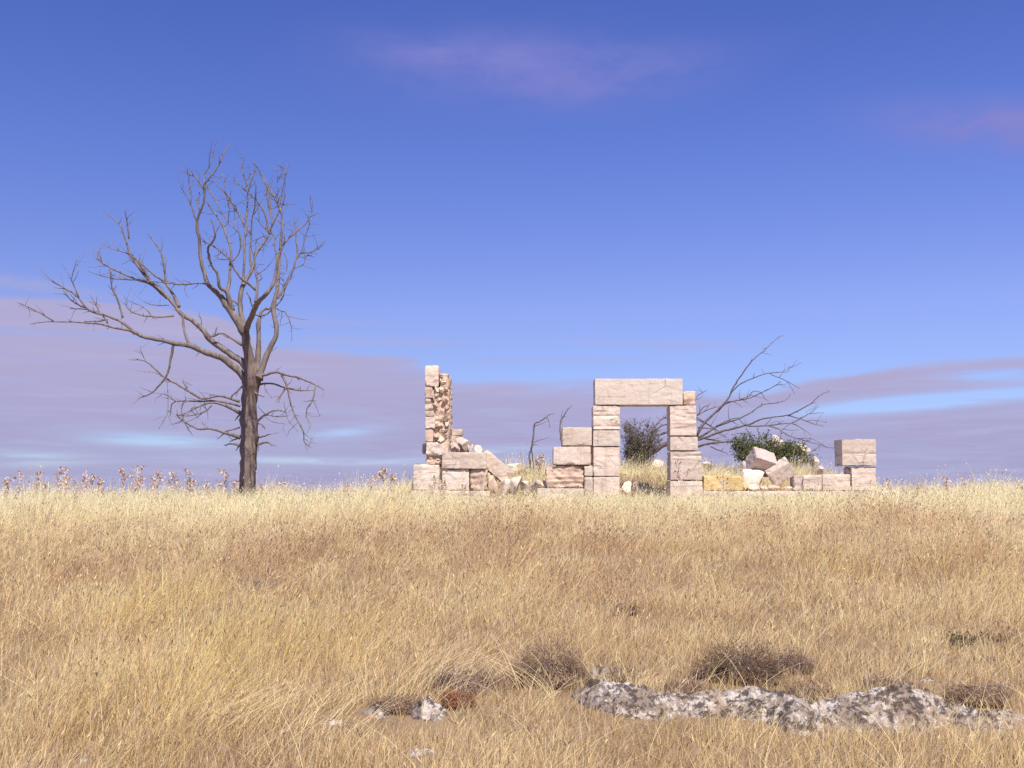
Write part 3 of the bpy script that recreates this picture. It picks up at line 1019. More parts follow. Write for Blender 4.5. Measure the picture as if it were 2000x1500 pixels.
for pts in [
        z1((720, 590, 5), (710, 500, 4), (695, 430, 1.5)),
        z1((930, 920, 9), (850, 850, 8), (770, 820, 7), (660, 815, 4), (580, 800, 3), (490, 770, 1.5)),
        z1((770, 820, 6), (700, 790, 6), (580, 730, 5), (545, 690, 3), (555, 640, 1.5)),
        z1((1000, 970, 11), (960, 890, 10), (930, 840, 9), (920, 780, 7), (910, 700, 6), (870, 620, 4), (820, 560, 2)),
        z1((920, 830, 6), (860, 790, 6), (790, 730, 5), (730, 680, 4), (660, 655, 3), (590, 630, 1.5)),
        z1((970, 1020, 6), (850, 1025, 5), (740, 1000, 4), (690, 945, 1.5)),
        z1((850, 1025, 4), (800, 970, 3), (720, 940, 1.5)),
        z1((620, 800, 3), (615, 770, 2), (610, 740, 1.2)),
        z1((850, 850, 8), (800, 760, 7), (740, 690, 4)),
        z2((760, 180, 7), (810, 210, 5), (840, 140, 3)),
        z2((720, 150, 6), (725, 100, 4), (710, 60, 2)),
        z1((940, 960, 4), (860, 960, 3), (800, 940, 1.2)),
        z2((1020, 275, 12), (940, 225, 10), (870, 190, 9), (800, 215, 7), (755, 185, 5)),
        ]:
    A('branch', pts, l2)
# thin lower branches
low_br = A('limb', z2((1005, 690, 16), (860, 650, 10), (740, 670, 9), (640, 620, 9), (540, 560, 8), (450, 510, 7), (320, 400, 5), (190, 385, 2)), dy=-0.6)
for pts in [
        z2((320, 400, 4), (290, 340, 3), (275, 280, 1.5)),
        z2((1010, 725, 10), (850, 690, 8), (720, 690, 7), (610, 690, 6), (580, 750, 5), (600, 840, 4), (660, 940, 2)),
        z2((1010, 775, 17), (900, 720, 13), (800, 700, 10), (700, 730, 8), (620, 770, 5), (560, 790, 3)),
        z2((720, 690, 6), (540, 690, 5), (500, 740, 4), (500, 800, 2)),
        z2((800, 720, 7), (740, 770, 6), (640, 795, 5), (540, 790, 4)),
        z2((860, 655, 5), (800, 640, 4), (780, 660, 2)),
        z2((640, 620, 4), (590, 545, 3), (660, 575, 2)),
        z2((450, 510, 3), (380, 480, 2), (305, 475, 1.5)),
        z2((540, 690, 4), (460, 640, 3), (360, 630, 1.5)),
        z2((700, 730, 5), (650, 745, 4), (690, 800, 2))]:
    A('branch', pts, low_br)
arc = A('limb', z2((1010, 955, 20), (900, 920, 13), (790, 890, 10), (700, 890, 8), (600, 840, 7), (540, 785, 4)), dy=-0.5)
for pts in [z2((1005, 880, 8), (900, 910, 6), (850, 905, 3)), z2((790, 890, 4), (740, 860, 3), (735, 840, 2)), z2((890, 925, 5), (840, 970, 2)),
            z2((1005, 955, 8), (930, 985, 3)), z2((1005, 1010, 13), (950, 1000, 8), (890, 1012, 3)), z2((1005, 1010, 8), (975, 1050, 3)),
            z2((1010, 780, 8), (970, 830, 3)), z2((1025, 580, 8), (960, 640, 6), (945, 665, 3)), z2((1015, 1270, 8), (975, 1280, 4), (970, 1260, 2))]:
    A('branch', pts, arc, dy=0.05)
# right side, drooping
rg = A('limb', z2((1120, 510, 18), (1180, 498, 13), (1270, 475, 11), (1340, 495, 10), (1450, 520, 8), (1560, 570, 6), (1620, 605, 3), (1615, 640, 2)), dy=-0.7)
for pts in [
        z2((1560, 580, 6), (1540, 680, 6), (1500, 740, 5), (1495, 800, 3), (1525, 860, 2), (1500, 920, 1.5)),
        z2((1310, 495, 9), (1350, 570, 8), (1375, 690, 7), (1410, 790, 6), (1470, 910, 5), (1480, 990, 4), (1530, 1028, 2)),
        z2((1470, 915, 4), (1540, 975, 1.5)),
        z2((1350, 580, 7), (1310, 640, 6), (1290, 700, 3)),
        z2((1330, 690, 3), (1360, 820, 3), (1430, 910, 2)),
        z2((1130, 570, 14), (1190, 560, 8), (1270, 565, 7), (1330, 590, 6), (1450, 610, 5), (1560, 608, 2)),
        z2((1190, 565, 5), (1195, 600, 4), (1240, 665, 2)),
        z2((1115, 850, 12), (1190, 790, 8), (1265, 755, 6), (1340, 768, 3)),
        z2((1200, 790, 5), (1270, 800, 4), (1350, 800, 2)),
        z2((1200, 795, 4), (1170, 760, 3), (1140, 730, 2)),
        z2((1190, 800, 3), (1250, 840, 3), (1340, 855, 1.5)),
        z2((1130, 950, 12), (1180, 945, 8), (1220, 930, 4)),
        z2((1130, 1005, 14), (1210, 990, 8), (1245, 1018, 4)),
        z2((1140, 1000, 7), (1145, 1030, 5), (1140, 1055, 3)),
        z2((1125, 845, 8), (1170, 860, 6), (1192, 892, 4)),
        z2((1050, 590, 14), (1090, 600, 10), (1140, 640, 8), (1185, 655, 4))]:
    A('branch', pts, rg, dy=-0.15)
# crown: left leader
c1 = A('limb', za((790, 1640, 44), (720, 1520, 38), (640, 1410, 32), (560, 1300, 26), (470, 1215, 21), (430, 1090, 18), (400, 960, 16), (395, 830, 15), (375, 730, 14), (385, 630, 12), (430, 510, 11), (440, 400, 10), (440, 350, 9), (490, 290, 8), (540, 220, 7), (590, 130, 6), (650, 0, 3)), dy=-0.5)
for pts in [
        za((440, 350, 8), (430, 280, 6), (480, 200, 6), (505, 130, 5), (522, 30, 2)),
        za((430, 400, 7), (370, 300, 6), (310, 265, 5), (240, 215, 2)),
        za((375, 680, 8), (350, 620, 7), (320, 520, 6), (280, 450, 5), (235, 370, 3)),
        za((395, 570, 5), (360, 480, 5), (310, 420, 5), (305, 340, 3), (300, 255, 2)),
        za((385, 520, 4), (395, 430, 4), (390, 330, 3), (395, 240, 2)),
        za((470, 1215, 10), (380, 1205, 8), (250, 1215, 8), (100, 1200, 7), (0, 1190, 5), (-90, 1180, 3)),
        za((445, 370, 5), (500, 450, 4), (530, 500, 3))]:
    A('branch', pts, c1)
b1 = A('limb', za((680, 1440, 26), (650, 1340, 25), (620, 1270, 21), (570, 1240, 16), (550, 1130, 14), (500, 1050, 12), (475, 960, 12), (470, 900, 12), (520, 830, 10), (530, 780, 8), (510, 690, 6), (485, 650, 3)), dy=-0.9)
b2 = A('limb', za((630, 1280, 18), (655, 1180, 15), (660, 1050, 13), (670, 930, 12), (640, 830, 11), (600, 720, 10), (560, 650, 8), (500, 570, 7), (440, 480, 5)), dy=0.6)
for pts in [
        za((600, 720, 6), (640, 680, 5), (590, 600, 5), (530, 490, 5), (460, 370, 3)),
        za((665, 1010, 8), (610, 960, 7), (520, 890, 6), (420, 840, 5)),
        za((650, 1000, 6), (580, 1000, 5), (520, 970, 3)),
        za((670, 1020, 7), (730, 960, 6), (750, 870, 6), (740, 780, 6), (680, 720, 5), (640, 690, 4)),
        za((640, 690, 5), (650, 550, 4), (625, 450, 3)),
        za((530, 790, 5), (570, 700, 3))]:
    A('branch', pts, b2)
d1 = A('limb', za((790, 1640, 32), (765, 1520, 27), (745, 1400, 24), (760, 1260, 22), (790, 1190, 20), (850, 1080, 16), (880, 960, 13), (940, 870, 12), (990, 790, 11), (1020, 680, 8), (1000, 560, 7), (985, 400, 6), (940, 310, 6), (900, 210, 5), (850, 160, 3)), dy=0.8)
for pts in [
        za((770, 1200, 13), (780, 1000, 11), (785, 850, 10), (800, 650, 8), (810, 450, 7), (800, 340, 6), (770, 250, 4), (755, 70, 2)),
        za((850, 1070, 11), (830, 970, 10), (840, 800, 9), (780, 700, 8), (720, 580, 7), (650, 470, 6), (590, 400, 5), (535, 350, 3)),
        za((660, 480, 5), (620, 400, 4), (600, 300, 4), (575, 255, 2)),
        za((840, 790, 7), (850, 650, 6), (870, 540, 5), (880, 430, 4), (885, 350, 2)),
        za((990, 770, 8), (965, 620, 9), (900, 510, 7), (830, 440, 6), (760, 380, 4), (680, 290, 2)),
        za((810, 440, 5), (850, 300, 5), (880, 180, 4)),
        za((990, 770, 6), (920, 690, 5), (870, 630, 3)),
        za((985, 790, 5), (900, 820, 5), (870, 880, 3)),
        za((880, 1260, 16), (820, 1210, 13), (760, 1170, 12), (700, 1090, 11), (660, 1010, 9)),
        za((745, 1400, 10), (710, 1370, 9), (670, 1350, 8)),
        za((990, 560, 5), (975, 430, 4), (990, 350, 3)),
        za((1020, 640, 5), (1000, 480, 4), (970, 370, 3)),
        za((800, 330, 4), (830, 270, 3), (825, 250, 2))]:
    A('branch', pts, d1)
e1 = A('limb', za((790, 1620, 32), (840, 1500, 27), (900, 1370, 25), (960, 1310, 21), (1030, 1210, 18), (1060, 1080, 15), (1070, 1000, 14), (1110, 890, 12), (1160, 820, 9), (1230, 760, 8), (1310, 690, 7), (1340, 640, 5), (1365, 600, 5), (1350, 500, 4), (1350, 430, 2)), yfun=lambda px: 26.0 - 26.0 * min(40.0, max(0.0, px - 479)) / (260 + min(40.0, max(0.0, px - 479))) + 0.006 * max(0.0, px - 519))
for pts in [
        za((880, 1370, 17), (890, 1270, 14), (895, 1190, 11), (875, 1100, 9), (875, 1020, 8), (870, 940, 5)),
        za((900, 1190, 6), (930, 1160, 6), (910, 1120, 5), (880, 1110, 5)),
        za((1065, 1030, 9), (1045, 900, 8), (1040, 800, 6), (990, 770, 6)),
        za((1090, 920, 13), (1105, 740, 10), (1100, 600, 9), (1060, 510, 8), (1020, 430, 7), (980, 350, 5), (930, 260, 4)),
        za((990, 780, 7), (1050, 650, 7), (1110, 530, 6), (1135, 430, 4)),
        za((1090, 530, 6), (1110, 400, 6), (1135, 260, 5), (1075, 185, 4)),
        za((1075, 500, 5), (1065, 380, 4), (1065, 270, 3)),
        za((1230, 760, 5), (1210, 680, 4), (1200, 590, 2)),
        za((1220, 760, 3), (1155, 670, 2)),
        za((860, 1450, 8), (830, 1330, 7), (800, 1290, 4)),
        za((1100, 900, 6), (1130, 830, 4), (1120, 760, 2))]:
    A('branch', pts, e1)
rr1 = A('limb', z2((1125, 480, 40), (1140, 380, 23), (1145, 250, 19), (1145, 110, 17)) + za((940, 1440, 12), (1000, 1420, 11), (1035, 1390, 9)), dy=0.4)
rr2 = A('limb', z2((1140, 520, 42), (1168, 450, 25), (1220, 320, 21), (1275, 190, 19), (1258, 60, 17)) + za((1030, 1400, 21), (1060, 1280, 18), (1075, 1150, 16), (1080, 1050, 14), (1095, 900, 11), (1105, 780, 8)), dy=0.3)
for pts in [
        za((1045, 1340, 15), (1130, 1240, 11), (1190, 1120, 10), (1220, 1020, 9), (1240, 900, 7), (1215, 760, 4)),
        za((1220, 1010, 8), (1280, 910, 6), (1310, 800, 5), (1350, 680, 4)),
        za((1265, 945, 6), (1370, 930, 5), (1440, 890, 4), (1490, 820, 2)),
        za((1215, 1075, 6), (1290, 1040, 5), (1320, 970, 5), (1390, 980, 2)),
        za((1070, 1340, 9), (1110, 1270, 9), (1120, 1200, 6), (1110, 1170, 4)),
        za((1060, 1400, 7), (1110, 1330, 6), (1140, 1220, 4)),
        za((1050, 1420, 8), (1120, 1450, 6)) + z2((1350, 50, 5), (1385, 150, 3), (1385, 250, 1.5)),
        za((1120, 930, 5), (1150, 1030, 5), (1140, 1110, 4), (1100, 1130, 2)),
        za((1020, 1430, 9), (960, 1480, 8), (880, 1480, 7))]:
    A('branch', pts, rr2)

# fallen dead tree behind the doorway
FT_Y = 29.6
ftree = thing('fallen_tree', 'dark leafless tree fallen over behind the right door jamb, branches fanning right', 'tree', P(1255, 912, FT_Y))
fb = TreeBuilder(ftree, FT_Y, M['dark_bark'], M['dark_bark'], 9, 0.3, 0.8)
A = fb.add
A('trunk', [(1225, 920, 9), (1251, 900, 8), (1270, 886, 7.5), (1295, 870, 6.5), (1308, 865, 6), (1335, 856, 5.5), (1363, 848, 4.5)], dy=-0.4)
m1 = A('limb', z5((165, 822, 17), (215, 740, 14), (320, 640, 12), (400, 550, 9), (450, 450, 8), (520, 345, 7), (590, 255, 5.5), (640, 210, 4.5), (700, 160, 3.5), (790, 75, 2.5), (835, 62, 2)), dy=-0.4)
for pts in [
        z5((700, 160, 3), (680, 158, 2.5), (665, 165, 2)),
        z5((425, 500, 8), (510, 425, 7), (620, 380, 6), (700, 355, 5), (820, 340, 4), (900, 300, 3), (970, 270, 2)),
        z5((730, 358, 4), (850, 410, 4), (955, 468, 2)),
        z5((850, 410, 4), (890, 460, 3), (915, 510, 2)),
        z5((320, 650, 9), (380, 590, 8), (480, 560, 7), (560, 545, 6), (660, 500, 6), (780, 440, 5), (810, 410, 3)),
        z5((480, 560, 6), (560, 530, 5), (600, 490, 5), (660, 500, 4)),
        z5((770, 440, 4), (850, 435, 2)),
        z5((660, 500, 4), (690, 550, 3), (720, 570, 2)),
        z5((820, 340, 3), (850, 345, 2), (880, 325, 1.5))]:
    A('branch', pts, m1)
m4 = A('limb', z5((150, 850, 14), (210, 830, 12), (300, 770, 11), (400, 730, 10), (490, 700, 8), (600, 640, 6), (680, 590, 5), (800, 575, 4), (870, 540, 3), (880, 505, 2)), dy=0.4)
A('branch', z5((490, 710, 5), (540, 760, 4), (560, 745, 3)), m4)
A('branch', z5((300, 770, 7), (390, 720, 6), (490, 690, 4)), m4)
A('branch', z5((290, 780, 5), (350, 830, 4), (395, 850, 2)), m4)
m5 = A('limb', z5((150, 870, 15), (230, 845, 13), (350, 800, 11), (470, 770, 10), (570, 745, 9), (680, 700, 8), (860, 675, 7), (960, 630, 6), (1040, 585, 5), (1120, 515, 3), (1190, 490, 2)), dy=-0.8)
for pts in [
        z5((860, 675, 6), (980, 710, 5), (1060, 740, 4), (1145, 760, 2)),
        z5((1000, 718, 4), (1080, 715, 3), (1165, 730, 2)),
        z5((560, 760, 8), (700, 755, 7), (800, 742, 6), (900, 735, 5), (980, 690, 5), (1030, 665, 4), (1140, 655, 2)),
        z5((1050, 655, 3), (1100, 605, 2)), z5((1000, 650, 2.5), (1050, 620, 1.5)),
        z5((700, 755, 7), (790, 780, 6), (860, 830, 5), (960, 860, 5), (1040, 885, 4), (1120, 905, 3), (1170, 925, 3), (1225, 925, 2)),
        z5((900, 740, 5), (960, 770, 4), (1050, 830, 2)),
        z5((820, 790, 4), (880, 740, 3), (960, 700, 2)),
        z5((930, 855, 4), (1000, 855, 3), (1060, 862, 3), (1170, 925, 2)),
        z5((690, 750, 4), (730, 710, 3), (740, 690, 2)),
        z5((800, 745, 4), (790, 720, 3), (730, 735, 2)),
        z5((1040, 585, 3), (1080, 578, 2)),
        z5((820, 780, 4), (880, 790, 3), (950, 790, 2))]:
    A('branch', pts, m5)
m9 = A('limb', z5((120, 930, 16), (170, 918, 14), (270, 890, 12), (400, 880, 9), (520, 870, 5)), dy=-0.6)
for pts in [z5((150, 840, 10), (190, 845, 9), (300, 870, 8), (430, 885, 5)), z5((265, 915, 7), (330, 945, 6), (400, 968, 3)),
            z5((215, 905, 8), (240, 890, 6), (300, 900, 4))]:
    A('branch', pts, m9)
m11 = A('limb', z5((60, 760, 10), (120, 715, 9), (165, 670, 8), (220, 610, 6), (255, 595, 4), (270, 578, 2)), dy=0.4)
for pts in [z5((165, 672, 6), (250, 632, 5), (330, 605, 3)), z5((100, 640, 6), (160, 535, 5), (210, 500, 4), (240, 478, 2)),
            z5((120, 660, 7), (210, 720, 6), (290, 770, 3)), z5((150, 700, 6), (230, 740, 5), (320, 790, 4), (390, 850, 2)), z5((170, 770, 9), (260, 775, 6), (290, 770, 3))]:
    A('branch', pts, m11)
m12 = A('limb', z4((1330, 800, 22), (1410, 640, 18), (1480, 610, 16), (1560, 588, 14), (1700, 560, 12)), dy=0.3)
for pts in [z4((1390, 640, 14), (1410, 560, 11), (1470, 485, 10), (1510, 460, 9), (1570, 455, 8), (1700, 470, 6)),
            z4((1400, 600, 10), (1470, 545, 9), (1555, 515, 8), (1680, 540, 6))]:
    A('branch', pts, m12)

# dead stems between wall stub and doorway
st1 = thing('dead_sapling', 'thin bent dead stem with drooping tip between wall stub and stepped wall', 'dead plant', P(1038, 905, 27.6))
sb1 = TreeBuilder(st1, 27.6, M['bare_wood'], M['dark_bark'], 21, 0.1)
s_main = sb1.add('stem', z4((262, 980, 10), (265, 880, 10), (255, 800, 9), (275, 750, 10), (290, 650, 9), (305, 520, 9), (350, 495, 7), (410, 455, 6), (440, 430, 5), (490, 420, 2)), spur=0.4)
sb1.add('stem', z4((295, 930, 6), (288, 830, 7), (278, 760, 8)), spur=0.2)
sb1.add('twig', z4((412, 456, 5), (435, 480, 4), (448, 550, 2)), spur=0)
st2 = thing('dead_sapling', 'thin forked dead stem rising behind the stepped wall', 'dead plant', P(1098, 900, 26.6))
sb2 = TreeBuilder(st2, 26.6, M['bare_wood'], M['bare_wood'], 22, 0.1)
sb2.add('stem', z4((565, 900, 8), (560, 710, 8), (548, 640, 8), (545, 500, 7), (570, 450, 6), (600, 400, 4), (625, 370, 3), (660, 340, 2)), spur=0.5)
sb2.add('twig', z4((548, 520, 5), (555, 440, 3), (570, 380, 2)), spur=0)
sb2.add('twig', z4((570, 455, 4), (600, 440, 2)), spur=0)

# ------------------------------------------------------------------ soft meshes with a colour per blade
def tri_mesh(name, V, Tn, C, mat, parent=None):
    off = np.array(ROOTLOC[root_of(parent).name]) if parent is not None else np.zeros(3)
    V = np.asarray(V, np.float32) - off.astype(np.float32)
    me = bpy.data.meshes.new(name)
    me.vertices.add(len(V)); me.vertices.foreach_set('co', V.ravel())
    me.loops.add(len(Tn) * 3); me.loops.foreach_set('vertex_index', np.asarray(Tn, np.int32).ravel())
    me.polygons.add(len(Tn)); me.polygons.foreach_set('loop_start', np.arange(0, len(Tn) * 3, 3, dtype=np.int32))
    at = me.attributes.new('tint', 'FLOAT_COLOR', 'POINT')
    c4 = np.ones((len(V), 4), np.float32); c4[:, :3] = C
    at.data.foreach_set('color', c4.ravel())
    me.materials.append(mat)
    me.update(calc_edges=True)
    me.shade_smooth()
    o = bpy.data.objects.new(name, me)
    link(o, parent)
    return o


def strips(root, height, width, lean, face_az, curve, col, segs, tip_col=None):
    """curved tapering blades; all arguments are arrays over the blades"""
    n = len(root)
    ts = np.linspace(0, 1, segs + 1)
    wd = np.stack([np.cos(face_az), np.sin(face_az), np.zeros(n)], 1)
    Vs, Cs = [], []
    ln = np.concatenate([lean, np.zeros((n, 1))], 1)
    ll = np.clip(np.linalg.norm(lean, axis=1), 0, 1.6)
    for t in ts:
        up = (t - 0.28 * t * t * ll) * height
        p = root + ln * (height * (0.35 * t + 0.65 * t ** curve))[:, None] + np.stack([np.zeros(n), np.zeros(n), up], 1)
        cc = col if tip_col is None else col * (1 - t) + tip_col * t
        if t < 1:
            hw = (width * (1 - 0.75 * t) * 0.5)[:, None]
            Vs += [p - wd * hw, p + wd * hw]; Cs += [cc, cc]
        else:
            Vs.append(p); Cs.append(cc)
    per = 2 * segs + 1
    V = np.stack(Vs, 1).reshape(-1, 3)
    C = np.stack(Cs, 1).reshape(-1, 3)
    tl = []
    for s in range(segs - 1):
        a = 2 * s
        tl += [(a, a + 1, a + 3), (a, a + 3, a + 2)]
    a = 2 * (segs - 1)
    tl.append((a, a + 1, a + 2))
    Tn = (np.array(tl)[None] + (np.arange(n) * per)[:, None, None]).reshape(-1, 3)
    tip = V.reshape(n, per, 3)[:, -1]
    below = V.reshape(n, per, 3)[:, -3:-1].mean(1)
    return V, Tn, C, tip, tip - below


def join(parts):
    V, T_, C, o = [], [], [], 0
    for v, t, c in parts:
        V.append(v); T_.append(t + o); C.append(c); o += len(v)
    return np.concatenate(V), np.concatenate(T_), np.concatenate(C)


# ------------------------------------------------------------------ foreground rocks
ROCKPOLY = []
CUSH = []


def outcrop(name, top, bot, back, label, res=0.012, amp=0.03, lift=0.0):
    """a low ridge of bedrock: top = its skyline in the photograph, bot = where it meets the grass in front"""
    xs = np.array([p[0] for p in top], float); ty = np.array([p[1] for p in top], float)
    bx = np.array([p[0] for p in bot], float); by = np.array([p[1] for p in bot], float)
    x0, x1 = xs[0], xs[-1]
    length = (x1 - x0) * 6.2 / F
    ns = int(length / res); nt = int(back * 1.5 / res)
    Fp, Bp = [], []
    for i in range(ns + 1):
        px = x0 + (x1 - x0) * i / ns
        f = G(px, float(np.interp(px, bx, by)))
        t = P(px, float(np.interp(px, xs, ty)), f.y + back)
        Fp.append(f); Bp.append(t)
    verts, faces = [], []
    L = nt + 1
    so = Vector((x0 * 0.01, 3, 1))
    for i in range(ns + 1):
        f, t = Fp[i], Bp[i]
        endf = min(1.0, min(i, ns - i) / max(1, ns) * 14)
        for j in range(L):
            v = j / nt
            if v < 0.7:
                q = v / 0.7
                prof = q ** 0.62
                p = f.lerp(t, q)
                p.z = (f.z - 0.06) + (t.z - f.z + 0.06) * prof
            else:
                q = (v - 0.7) / 0.3
                p = t.copy()
                p.y += q * back * 0.45
                gz = float(gh(p.x, p.y))
                p.z = t.z + (gz - 0.12 - t.z) * q * q
            d = amp * (mn.fractal(p * 5.0 + so, 0.9, 2.1, 4) * 0.9) + amp * 0.9 * mn.noise(Vector((p.x * 2.6, p.y * 3.4, 0)) + so)
            d += amp * 0.9 * (0.5 - mn.cell(p * 13.0 + so)) * 0.35
            d += amp * 0.75 * mn.noise(p * 27.0 + so) + amp * 0.4 * mn.noise(p * 60.0 + so)
            vd = mn.voronoi(p * 11.0 + so)[0]
            d -= amp * 1.0 * max(0.0, 0.28 - (vd[1] - vd[0])) * 2.2
            gz = float(gh(p.x, p.y))
            p.z += d
            p.y -= d * 0.5
            p.z = gz - 0.1 + (p.z - gz + 0.1) * (0.15 + 0.85 * endf ** 0.5)
            verts.append(p)
    for i in range(ns):
        for j in range(nt):
            a = i * L + j
            faces.append((a, a + L, a + L + 1, a + 1))
    o = mesh_obj(name, verts, faces, M['lichen'], None, origin=Fp[ns // 2])
    tag(o, label, 'rock', 'lichen-covered rocks in the foreground')
    clear_ = 0.22 if x1 - x0 < 300 else 0.0
    ROCKPOLY.append(([(p.x, p.y - clear_) for p in Fp], [(p.x, p.y + back * 0.12) for p in Bp]))
    return o


outcrop('bedrock_outcrop',
        [(1083, 1366), (1110, 1346), (1150, 1326), (1200, 1331), (1250, 1341), (1330, 1349), (1400, 1346), (1450, 1341), (1500, 1346), (1560, 1363), (1600, 1366), (1650, 1351), (1700, 1343), (1760, 1342), (1820, 1351), (1870, 1371), (1930, 1386), (2000, 1396), (2100, 1392), (2220, 1415)],
        [(1083, 1374), (1150, 1390), (1220, 1402), (1300, 1412), (1350, 1406), (1420, 1408), (1500, 1420), (1535, 1434), (1570, 1440), (1610, 1432), (1650, 1434), (1750, 1436), (1850, 1428), (1950, 1436), (2000, 1432), (2220, 1440)],
        0.30, 'long grey and white lichen-mottled bedrock ridge across the right foreground', 0.0115, 0.022)
outcrop('rock', [(790, 1398), (805, 1385), (825, 1366), (840, 1361), (858, 1372), (872, 1390), (880, 1402)],
        [(790, 1404), (830, 1412), (880, 1410)], 0.16, 'white lichened rock in the grass left of the long ridge', 0.010, 0.025)
outcrop('rock', [(690, 1398), (715, 1380), (735, 1371), (760, 1374), (780, 1394)],
        [(690, 1403), (740, 1408), (780, 1404)], 0.14, 'small dark-cracked rock left of the white lichened rock', 0.010, 0.022)
outcrop('rock', [(600, 1416), (640, 1406), (668, 1408), (700, 1412)],
        [(600, 1420), (650, 1424), (700, 1420)], 0.12, 'flat sunken rock at the left end of the small rocks', 0.012, 0.02)
outcrop('rock', [(780, 1478), (800, 1466), (830, 1465), (860, 1477)],
        [(780, 1482), (820, 1486), (860, 1482)], 0.12, 'small pale rock near the bottom edge below the white lichened rock', 0.012, 0.02)
outcrop('rock', [(1142, 1322), (1155, 1302), (1175, 1299), (1195, 1304), (1212, 1318)],
        [(1142, 1328), (1180, 1334), (1212, 1326)], 0.14, 'small white rock between the round cushion bush and the long ridge', 0.010, 0.02)
outcrop('rock', [(1770, 1334), (1790, 1325), (1815, 1321), (1840, 1330)],
        [(1770, 1338), (1800, 1341), (1840, 1337)], 0.14, 'small pale rock behind the high part of the long ridge', 0.012, 0.02)
outcrop('rock', [(105, 1492), (140, 1482), (165, 1478), (200, 1490)],
        [(105, 1500), (150, 1506), (200, 1500)], 0.15, 'dark rock at the bottom edge of the left foreground', 0.012, 0.02)


PUR = (0.36, 0.255, 0.165)
CUSHIONS = [
    ('round purplish-brown cushion bush at the left end of the long rock ridge', 1078, 1338, 68, 80, PUR, 1, 14000),
    ('dark brown low bush above the middle of the long rock ridge', 1445, 1330, 80, 80, (0.22, 0.145, 0.095), 2, 12000),
    ('small dark bush just right of the dark brown low bush', 1542, 1312, 45, 46, (0.24, 0.16, 0.13), 3, 3000),
    ('small purplish bush on the left end of the long rock ridge', 1214, 1338, 36, 40, PUR, 4, 2600),
    ('low brown bush behind the high part of the long ridge', 1735, 1350, 66, 32, (0.28, 0.19, 0.15), 5, 3200),
    ('low purplish bush at the right frame edge behind the ridge', 1915, 1375, 70, 50, PUR, 6, 4500),
    ('flat brown bush in the dip of the long ridge', 1580, 1370, 66, 38, (0.33, 0.22, 0.14), 7, 3400),
    ('small russet bush right of the white lichened rock', 893, 1382, 36, 34, (0.33, 0.14, 0.075), 8, 2600),
    ('flat brown bush behind the left part of the long ridge', 1335, 1354, 50, 26, (0.32, 0.2, 0.14), 9, 2200),
    ('low brown bush behind the two small rocks', 770, 1390, 50, 32, (0.30, 0.2, 0.13), 10, 2400),
    ('purplish-brown bush under bent straws left of the round cushion bush', 905, 1350, 80, 50, (0.30, 0.21, 0.16), 11, 4000),
    ('grey-purple low bush among red grass left of centre', 500, 1155, 46, 32, (0.38, 0.28, 0.25), 12, 2000),
]
for _c in CUSHIONS:
    _p = G(_c[1], _c[2])
    CUSH.append((_p.x, _p.y, _c[3] * _p.y / F))


def in_rocks(x, y):
    m = np.zeros(len(x), bool)
    for f, b in ROCKPOLY:
        fx = np.array([p[0] for p in f]); fy = np.array([p[1] for p in f]); by = np.array([p[1] for p in b])
        inside = (x > fx.min()) & (x < fx.max())
        o = np.argsort(fx)
        yf = np.interp(x, fx[o], fy[o]); yb = np.interp(x, fx[o], by[o])
        m |= inside & (y > yf - 0.08 + 0.16 * (vnoise(x * 7, y * 7) - 0.35)) & (y < yb) & (vnoise(x * 5 + 9, y * 6 + 3) < 0.86)
    for (a, b_, c) in CUSH:
        m |= ((x - a) ** 2 + ((y - b_) / 0.8) ** 2) < (c * 0.8) ** 2
    for (a, b_, c, d) in FOOT:
        m |= (x > a) & (x < b_) & (y > c) & (y < d)
    return m


# ------------------------------------------------------------------ dry grass
def patch(x, y, items):
    v = np.zeros(len(x))
    for (px, py, rx, ry, s) in items:
        g = G(px, py)
        top = G(px, max(py - ry, 990)); bot = G(px, py + ry)
        d = g.y
        ryw = max(0.25, abs(top.y - bot.y) / 2)
        rxw = rx * d / F
        v = v + s * np.exp(-((x - g.x) / rxw) ** 2 - ((y - g.y) / ryw) ** 2)
    return v


RED = [(640, 1085, 120, 40, 1.0), (540, 1130, 90, 30, 0.9), (960, 1050, 150, 28, 0.9), (960, 1095, 60, 30, 0.5), (1480, 1040, 160, 26, 0.8), (1760, 1025, 90, 22, 1.0), (1100, 1110, 130, 50, 0.6),
       (200, 1110, 120, 40, 0.8), (60, 1170, 60, 40, 0.9), (720, 1225, 70, 30, 0.8), (250, 1270, 130, 30, 0.6), (1370, 1180, 90, 50, 0.6), (1100, 1080, 120, 30, .5),
       (900, 1330, 130, 45, 0.9), (1230, 1190, 60, 25, 0.7), (1900, 1110, 90, 50, 0.7), (1500, 1120, 120, 40, 0.5), (180, 1490, 120, 20, 0.9), (680, 1360, 130, 30, 0.6), (1700, 1130, 80, 40, .5)]
GOLD = [(420, 1370, 130, 120, 1.0), (150, 1400, 150, 80, 0.7), (360, 1190, 120, 60, 0.8), (120, 1030, 140, 26, 0.7), (20, 1170, 40, 60, 0.7), (690, 1290, 70, 50, 0.6), (980, 1130, 45, 60, 0.7),
        (480, 1270, 120, 60, 0.7), (1600, 1090, 60, 60, 0.5), (1850, 1120, 60, 70, 0.6), (750, 1010, 150, 18, 0.5), (240, 1230, 60, 60, .6)]
SHORT = [(1300, 1460, 500, 45, 1.0), (1500, 1290, 500, 70, 0.5), (750, 1420, 160, 50, 0.6), (900, 1440, 160, 60, 0.6), (880, 1345, 120, 40, 0.6), (1700, 1220, 300, 60, 0.25), (570, 1440, 90, 60, 0.5), (1500, 1390, 600, 50, 0.8)]

